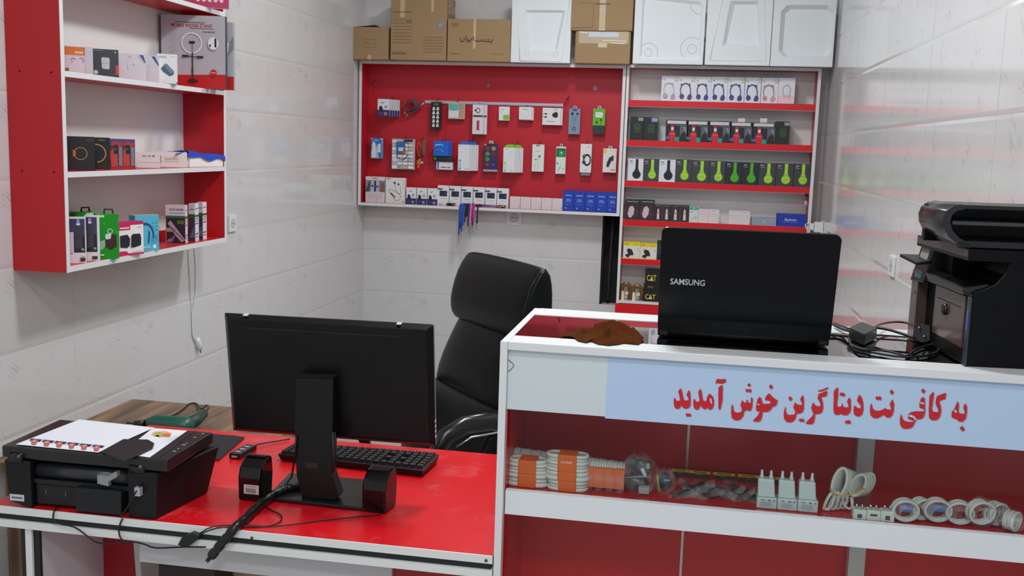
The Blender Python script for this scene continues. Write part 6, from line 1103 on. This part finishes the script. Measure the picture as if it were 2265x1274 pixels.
sheet('paper_sheet', 'white sheet with a small colourful picture, partly under the black flap', [(268, 1003), (331, 1012), (414, 953), (338, 947)], H+.0006, [([(334, 962), (340, 955), (365, 953), (380, 958), (376, 967), (350, 967)], 'd8a878'), ([(340, 960), (352, 955), (362, 958), (356, 963)], '9ab04a'), ([(356, 964), (366, 958), (378, 960), (374, 966)], 'cc6a4a'), ([(338, 965), (350, 962), (354, 966)], 'e0c05a')], 'paper sheets on the inkjet printer')
fp_ = [mi @ onZ(x, y, ZD+H+.003) for x, y in ((224, 1001), (273, 974), (327, 975), (341, 983), (338, 992), (305, 1008), (281, 1021), (272, 1022))]
MB().prism(fp_, (0, 0, .003), M('1a1a1c', .4)).build('paper_flap', ij)

# ---------------------------------------------------------------- green power tool on the low table
dz = .609; do = onZ(385, 947, dz); dr = thing('drill', do, 'dark green corded drill lying on the low brown table', 'power tool')
g = M('1e5a48', .35); v = lambda x, y, z: onZ(x, y, dz+z)-do
MB().tube([v(322, 938, .03), v(345, 935, .032), v(380, 940, .032), v(412, 942, .032), v(428, 942, .03)], [.016, .027, .029, .03, .022], g, 14).build('motor_housing', dr)
MB().tube([v(412, 940, .03), v(432, 930, .035), v(450, 915, .04)], [.022, .02, .016], M('24403c', .5), 12).build('handle', dr)
MB().tube([v(318, 938, .03), v(298, 936, .03)], [.013, .009], M('1a1a1c', .4), 12).tube([v(298, 936, .03), v(280, 935, .03)], .003, M('3a3a3c', .3, .6), 6).build('chuck', dr)
MB().disc(v(428, 945, .04)+Vector((0, -.02, -.01)), .006, M('0c2a22', .5)).build('trigger', dr)
lead([v(450, 913, .04), v(460, 905, .05), v(458, 896, .03), v(446, 905, .02), v(435, 893, .005), v(420, 893, .004), v(405, 905, .004), v(385, 918, .004), v(350, 926, .004), v(320, 932, .004)], .0028).build('lead', dr)

# ---------------------------------------------------------------- white adapter on the right wall behind the shelf unit
ax = onY(1815, 503, 5.62); t = thing('power_adapter', Vector((WR, 5.62, ax.z)), 'white power adapter plugged in on the right wall beside the shelf unit', 'adapter')
MB().box(-.045, -.03, -.025, -.004, .03, .028, WHITE).box(-.07, -.02, -.015, -.046, .015, .02, WHITE).box(-.008, -.035, -.035, -.0005, .035, .035, WHITE).build('adapter_body', t, bevel=.004)
MB().tube([(-.068, 0, .005), (-.085, -.02, .02), (-.095, -.04, .012), (-.08, -.05, -.02)], .003, CABLEW, 6).build('lead', t)
# ---------------------------------------------------------------- goods on the counter's display shelf
ZP = ZS+.0005; Gs = 'goods on the counter display shelf'
OR = M('e0641c', .4); CW = M('d5d8d2', .45)
def stadium(L, D, n=8):                               # closed loop in local x-y
    r = D/2; pts = []
    for s in (1, -1):
        for i in range(n+1): a = -math.pi/2+math.pi*i/n; pts.append((s*(L/2-r+r*math.cos(a)), s*r*math.sin(a)))
    return pts
def flat_pack(label, rc, n, Y, zb):
    c, w, h = rect(*rc, Y); t = thing('charging_cable', Vector((c.x, Y, zb)), label, 'cable', 'flat white cable packs with orange bands'); r = h/n/2
    mb = MB()
    for k in range(n): s = 1-.03*(k % 2); mb.tube([(x*s, y+.012+.002*(k % 2), r+2*r*k) for x, y in stadium(w, .030)], r*1.12, CW, 7, closed=True)
    mb.tube([(-w*.3, .012, h*.4), (-w*.1, .01, h*.5), (w*.25, .014, h*.5)], r*.9, CW, 7)
    mb.build('coil', t); MB().prism([(-w*.22, -.0095, .0003), (w*.25, -.0095, .0003), (w*.25, -.0095, h+.001), (-w*.22, -.0095, h+.001)], (0, .041, 0), OR).build('paper_band', t, bevel=.002)
    return t, w, h
flat_pack('flat coiled white cable with orange band, bottom of the left pair', (1122, 1057, 1207, 1086), 3, 1.905, ZP)
c, w_, h_ = rect(1122, 1057, 1207, 1086, 1.905)
flat_pack('flat coiled white cable with orange band, top of the left pair', (1124, 1026, 1207, 1057), 4, 1.905, ZP+h_)
zz = ZP
for (rc, n, lab) in (((1212, 1072, 1295, 1095), 3, 'bottom of the right stack of three'), ((1209, 1052, 1297, 1073), 2, 'middle of the right stack of three'), ((1210, 1015, 1297, 1053), 5, 'top of the right stack of three')):
    t, w_, h_ = flat_pack('flat coiled white cable with orange band, '+lab, rc, n, 1.90, zz); zz += h_
    if n == 5: mb = MB(); prints(mb, w_, h_, [('t', .5, .62, .14, 'UCODE', 'f4e6dc', .32)], y0=-.0098, ox=-w_/2); mb.build('band_print', t)
for i in range(11):
    px = 1139+23.2*i; Yc = 1.968 if i < 7 else 1.938; p = Vector((onY(px, 1050, Yc).x, Yc, ZP)); t = thing('charging_cable', p, 'upright bagged white cable coil, %s in the back row' % (ORD[i] if i < 10 else 'rightmost'), 'cable', 'row of bagged upright white cable coils')
    zt_ = onY(px, 989+3.1*i, Yc).z-ZP; mb = MB(); r = .0027
    for k in range(4): mb.tube([(-.0078+.0052*k, y*(1-.04*(k % 2)), zt_/2+x*(1-.02*(k % 2))) for x, y in stadium(zt_-2*r, .05)], r, CW, 6, closed=True)
    mb.build('coil', t); MB().box(-.0104, -.0285, .012 if i < 7 else .009, .0104, .0285, .036 if i < 7 else .048, OR).build('paper_band', t)
    MB().grid(lambda u, v: (-.0105+.021*u, -.031+.002*math.sin(9*v+i)-.001*math.sin(5*u), .002+(zt_+.004)*v), 5, 8, BAG, True).build('clear_bag', t)
p = onY(1180, 985, 2.02); 
def blob_bag(name, label, cx, cy, w, h, Y, inner, cat='accessory', group=Gs, sm=1):
    c, W_, H_ = rect(cx-w/2, cy-h/2, cx+w/2, cy+h/2, Y); zb_ = ZP; t = thing(name, Vector((c.x, Y, zb_)), label, cat, group); H_ = c.z+H_/2-zb_
    mb = MB(); inner(mb, W_, H_); mb.build('contents', t)
    random.seed(int(cx)); ph = [random.uniform(0, 6.3) for _ in range(4)]
    def f(u, v):
        a = 2*math.pi*u; vv = v; rr_ = (math.sin(math.pi*min(1, .08+vv*.92))**.35 if vv < .97 else .3); k = 1+.08*math.sin(5*a+ph[0]+4*vv)+.05*math.sin(11*a+ph[1]-7*vv)
        return (W_/2*rr_*k*math.cos(a), min(.03, W_*.4)*rr_*k*math.sin(a), .001+H_*vv*(1+.05*math.sin(3*a+ph[2])))
    MB().grid(f, 26, 10, BAG, True, closed_u=True).build('clear_bag', t); return t
DK1, DK2 = M('14171c', .25), M('1d242c', .3)
def inn1(mb, W_, H_):
    mb.sphere((-W_*.1, 0, H_*.24), W_*.3, DK1, 14, (1.2, .5, .62)).sphere((.0, .004, H_*.6), W_*.26, DK2, 12, (1, .5, 1.1)).box(-W_*.3, -.01, H_*.55, -W_*.12, .005, H_*.9, DK2).box(W_*.12, -.012, H_*.62, W_*.26, .0, H_*.86, DK1).box(W_*.16, -.0125, H_*.7, W_*.24, -.012, H_*.84, M('9aa5a8', .2, .5))
    mb.tube([(W_*.05, -.016, H_*.72), (W_*.16, -.018, H_*.5)], .004, M('c9cfd0', .3), 8).tube([(-W_*.42, -.014, H_*.4), (0, -.018, H_*.5), (W_*.3, -.016, H_*.5)], .0016, M('8a8a84', .4), 5).box(W_*.0, -.02, H_*.06, W_*.26, -.006, H_*.22, M('a9b4b0', .4))
def inn2(mb, W_, H_): mb.sphere((0, 0, H_*.45), W_*.3, DK1, 12, (1, .5, 1.3)).box(-W_*.2, -.012, H_*.5, W_*.15, .0, H_*.85, DK2).tube([(-W_*.4, -.012, H_*.8), (-W_*.25, -.014, H_*.2), (-W_*.3, -.01, .003)], .0016, M('b9a85a', .4), 6).box(-W_*.05, -.013, H_*.6, W_*.2, -.0125, H_*.66, M('8fb0b8', .3))
blob_bag('accessory_bag', 'large clear bag of shiny black phone accessories', 1415, 1056, 84, 102, 1.93, inn1)
blob_bag('accessory_bag', 'small clear bag of black accessories beside the larger bag', 1471, 1075, 46, 78, 1.935, inn2)
for i, (a, b, ty) in enumerate(((1486, 1522, 1037), (1524, 1570, 1041), (1577, 1624, 1045), (1632, 1678, 1049), (1684, 1722, 1053))):
    Y = 2.05; c, w, h = rect(a, ty, b, ty+40, Y); zz = c.z+h/2
    carton('memory_card_pack', 'yellow and black card pack at the back of the shelf, %s of five' % ('leftmost', 'second', 'middle', 'fourth', 'rightmost')[i], 'package', 'yellow card packs at the back of the counter shelf', (c.x-w/2, Y, ZP), (c.x+w/2, Y, ZP), zz-ZP, .008, '3a1d18', [('r', 0, .62, 1, 1, 'd6a21a'), ('l', [(.2,.84),(.8,.82)], .06, '7a5210'), ('r', .1, .3, .9, .55, '2a2024'), ('r', .35, .36, .6, .58, '4a4a50'), ('l', [(.05,.6),(.6,.58)], .02, '8a6a1a')])
random.seed(21)
for i in range(10):
    px = 1512+17*i; y = 1108+1.6*i; p = onZ(px, y+random.uniform(-6, 6), ZP); p.z = ZP+.004*(i % 3)+.001; p.y = 1.93+.012*(i % 4); p.x = onY(px, y, p.y).x
    m = Matrix.Translation(p) @ Matrix.Rotation(random.uniform(-.7, .7), 4, 'Z') @ Matrix.Rotation(random.uniform(.1, .5)*(1 if i % 2 else -1), 4, 'Y')
    t = thing('otg_adapter', m, 'tiny dark adapter in a clear sachet, %s in the loose pile' % (ORD[i]), 'adapter', 'loose pile of sachets on the counter shelf')
    MB().box(-.022, -.006, .002, .012, .006, .009, DK2).box(.012, -.004, .003, .022, .004, .008, M('8f9496', .25, .7)).build('adapter', t)
    MB().grid(lambda u, v: (-.032+.064*u, -.014+.03*v, .011+.004*math.sin(6*u+i)+.003*math.sin(8*v)-.012*(abs(v-.5)*2)**3), 9, 6, BAG, True).build('sachet', t)
WA = M('c4d2d2', .35)
for i, (a, b) in enumerate(((1674, 1717), (1720, 1762), (1765, 1808))):
    Y = 1.90; c, w, h = rect(a, 1101+3*i, b, 1138+3*i, Y); m = Matrix.Translation((c.x-w/2, Y, ZP)); t = thing('wall_charger', m, 'white square plug charger standing pins up, %s of three' % ('left', 'middle', 'right')[i], 'charger', 'three white plug chargers in sachets')
    h = c.z+h/2-ZP; h2 = onY((a+b)/2, 1063+3*i, Y).z-ZP; h3 = onY((a+b)/2, 1045+3*i, Y).z-ZP; mb = MB().box(0, 0, 0, w, .03, h, WA)
    prints(mb, w, h, [('l', [(.2,.82),(.36,.8)], .04, '5a6468'), ('r', .55, .76, .68, .86, '5a6468'), ('r', .8, .76, .9, .86, '6a7478')]+[('l', [(.2,.66-.08*k),(.8-.1*(k % 2),.66-.08*k)], .012, '8a979a') for k in range(5)]); mb.build('charger_body', t, bevel=.002)
    MB().hexa([(w*.04, .004, h), (w*.9, .004, h), (w*.9, .028, h), (w*.04, .028, h)], [(w*.02, .008, h2), (w*.82, .008, h2), (w*.82, .026, h2), (w*.02, .026, h2)], WA).build('plug_neck', t, bevel=.002)
    for q_ in (.2, .66): MB().tube([(w*q_, .016, h2), (w*q_, .016, h2+(h3-h2)*.45), (w*q_, .016, h3)], [.0055, .0028, .0022], M('d8dedc', .3, .1), 8).build('pin', t)
# tied bundle of white cables
c = onY(1865, 1110, 1.93); t = thing('cable_bundle', Vector((c.x, 1.93, ZP)), 'bundle of white cables tied with a yellow rubber band', 'cable', Gs)
o_ = Vector((c.x, 1.93, ZP)); mb = MB(); P = lambda x, y, Y=1.93: (lambda v: Vector((v.x, v.y, max(v.z, .0035))))(onY(x, y, Y)-o_)
def ell(x, y, rx, ry, ang, Y, n=20): return [P(x+rx*math.cos(a)*math.cos(ang)-ry*math.sin(a)*math.sin(ang), y+rx*math.cos(a)*math.sin(ang)+ry*math.sin(a)*math.cos(ang), Y+.004*math.sin(a)) for a in [2*math.pi*i/n for i in range(n)]]
for k in range(7): mb.tube(ell(1857+3.6*k, 1068+1.5*k, 15, 34, .28, 1.915+.008*k), .0031, CW, 7, closed=True)
for k in range(4): mb.tube(ell(1898+6*k, 1073-1.0*k, 15, 26, .5, 1.93+.008*k), .0031, CW, 7, closed=True)
mb.build('upper_loops', t); mb = MB()
for k in range(4): mb.tube(ell(1834+9*k, 1112+3*k, 7, 27, .42, 1.915+.006*k), .0031, CW, 7, closed=True)
mb.tube([P(1862, 1096), P(1868, 1120), P(1878, 1135), P(1886, 1120), P(1884, 1100)], .0031, CW, 7); mb.build('lower_loops', t)
MB().tube([P(1836, 1080, 1.905), P(1848, 1092, 1.902), P(1866, 1098, 1.903), P(1890, 1092, 1.905), P(1912, 1080, 1.91)], .0016, M('c9a23a', .5), 6).build('rubber_band', t)
for i, (a, b) in enumerate(((1887, 1916), (1918, 1947), (1949, 1978))):
    Y = 1.885; c, w, h = rect(a, 1128+1.5*i, b, 1157+1.5*i, Y); m = Matrix.Translation((c.x-w/2, Y, ZP)); t = thing('usb_adapter', m, 'small white cube adapter with its usb port facing out, %s of three' % ('left', 'middle', 'right')[i], 'adapter', 'three small white cube adapters'); h = c.z+h/2-ZP
    MB().box(0, 0, 0, w, .022, h, M('d5dad2', .35)).build('adapter_body', t, bevel=.002)
    MB().box(w*.34, -.0008, h*.25, w*.66, .0008, h*.6, M('3a4a4a', .4)).build('usb_port', t) if i != 1 else MB().box(w*.25, -.0008, h*.5, w*.75, .0008, h*.68, M('2a4a58', .4)).build('usb_port', t)
    MB().tube([(w*.3, .01, h), (w*.3, .01, h+.008)], .002, CHROME, 8).tube([(w*.7, .01, h), (w*.7, .01, h+.008)], .002, CHROME, 8).build('pin', t)
for i, (x, y, r, ti) in enumerate(((2001, 1128, 27, .1), (2036, 1128, 26, .5), (2072, 1127, 28, .1), (2121, 1137, 28, 0), (2168, 1132, 29, .3), (2202, 1136, 28, .6), (2238, 1152, 24, .9))):
    Y = 1.90+.012*(i % 2)+.006*(i % 3); c, W_, _ = rect(x-r, y-r, x+r, y+r, Y); R_ = W_/2; zc2 = max(c.z, ZP+R_*.8+.004); t = thing('coiled_cable', Vector((c.x, Y, ZP)), 'coiled white cable in a clear bag, %s of the seven bagged coils' % ('leftmost', 'second', 'third', 'middle', 'fifth', 'sixth', 'rightmost')[i], 'cable', 'bagged coiled cables at the right end of the shelf')
    mb = MB(); tm = Matrix.Rotation(ti, 4, 'Z')
    for k in range(5): mb.tube([tm @ Vector(((R_-.002*(k % 3))*math.cos(a), -.008+.004*k, 0))+Vector((0, 0, zc2-ZP+(R_*.82-.002*(k % 2))*math.sin(a))) for a in [2*math.pi*q_/20 for q_ in range(20)]], .0026, CW, 6, closed=True)
    mb.build('coil', t)
    if i in (0, 2): MB().box(-R_*.5, -.012, zc2-ZP, R_*.5, -.008, zc2-ZP+.012, M('5a6aa8', .4)).build('label', t)
    def f(u, v, R_=R_, z0=zc2-ZP, i=i):
        a = 2*math.pi*u; return (R_*1.18*math.cos(a)*(math.sin(math.pi*(.06+.88*v))**.5)*(1+.06*math.sin(6*a+i)), -.026+.045*v, max(.0006, z0*1.02+z0*1.02*math.sin(a)*(math.sin(math.pi*(.06+.88*v))**.5)*(1+.06*math.sin(7*a+2*i))*.99))
    MB().grid(f, 24, 7, BAG, True, closed_u=True).build('clear_bag', t)
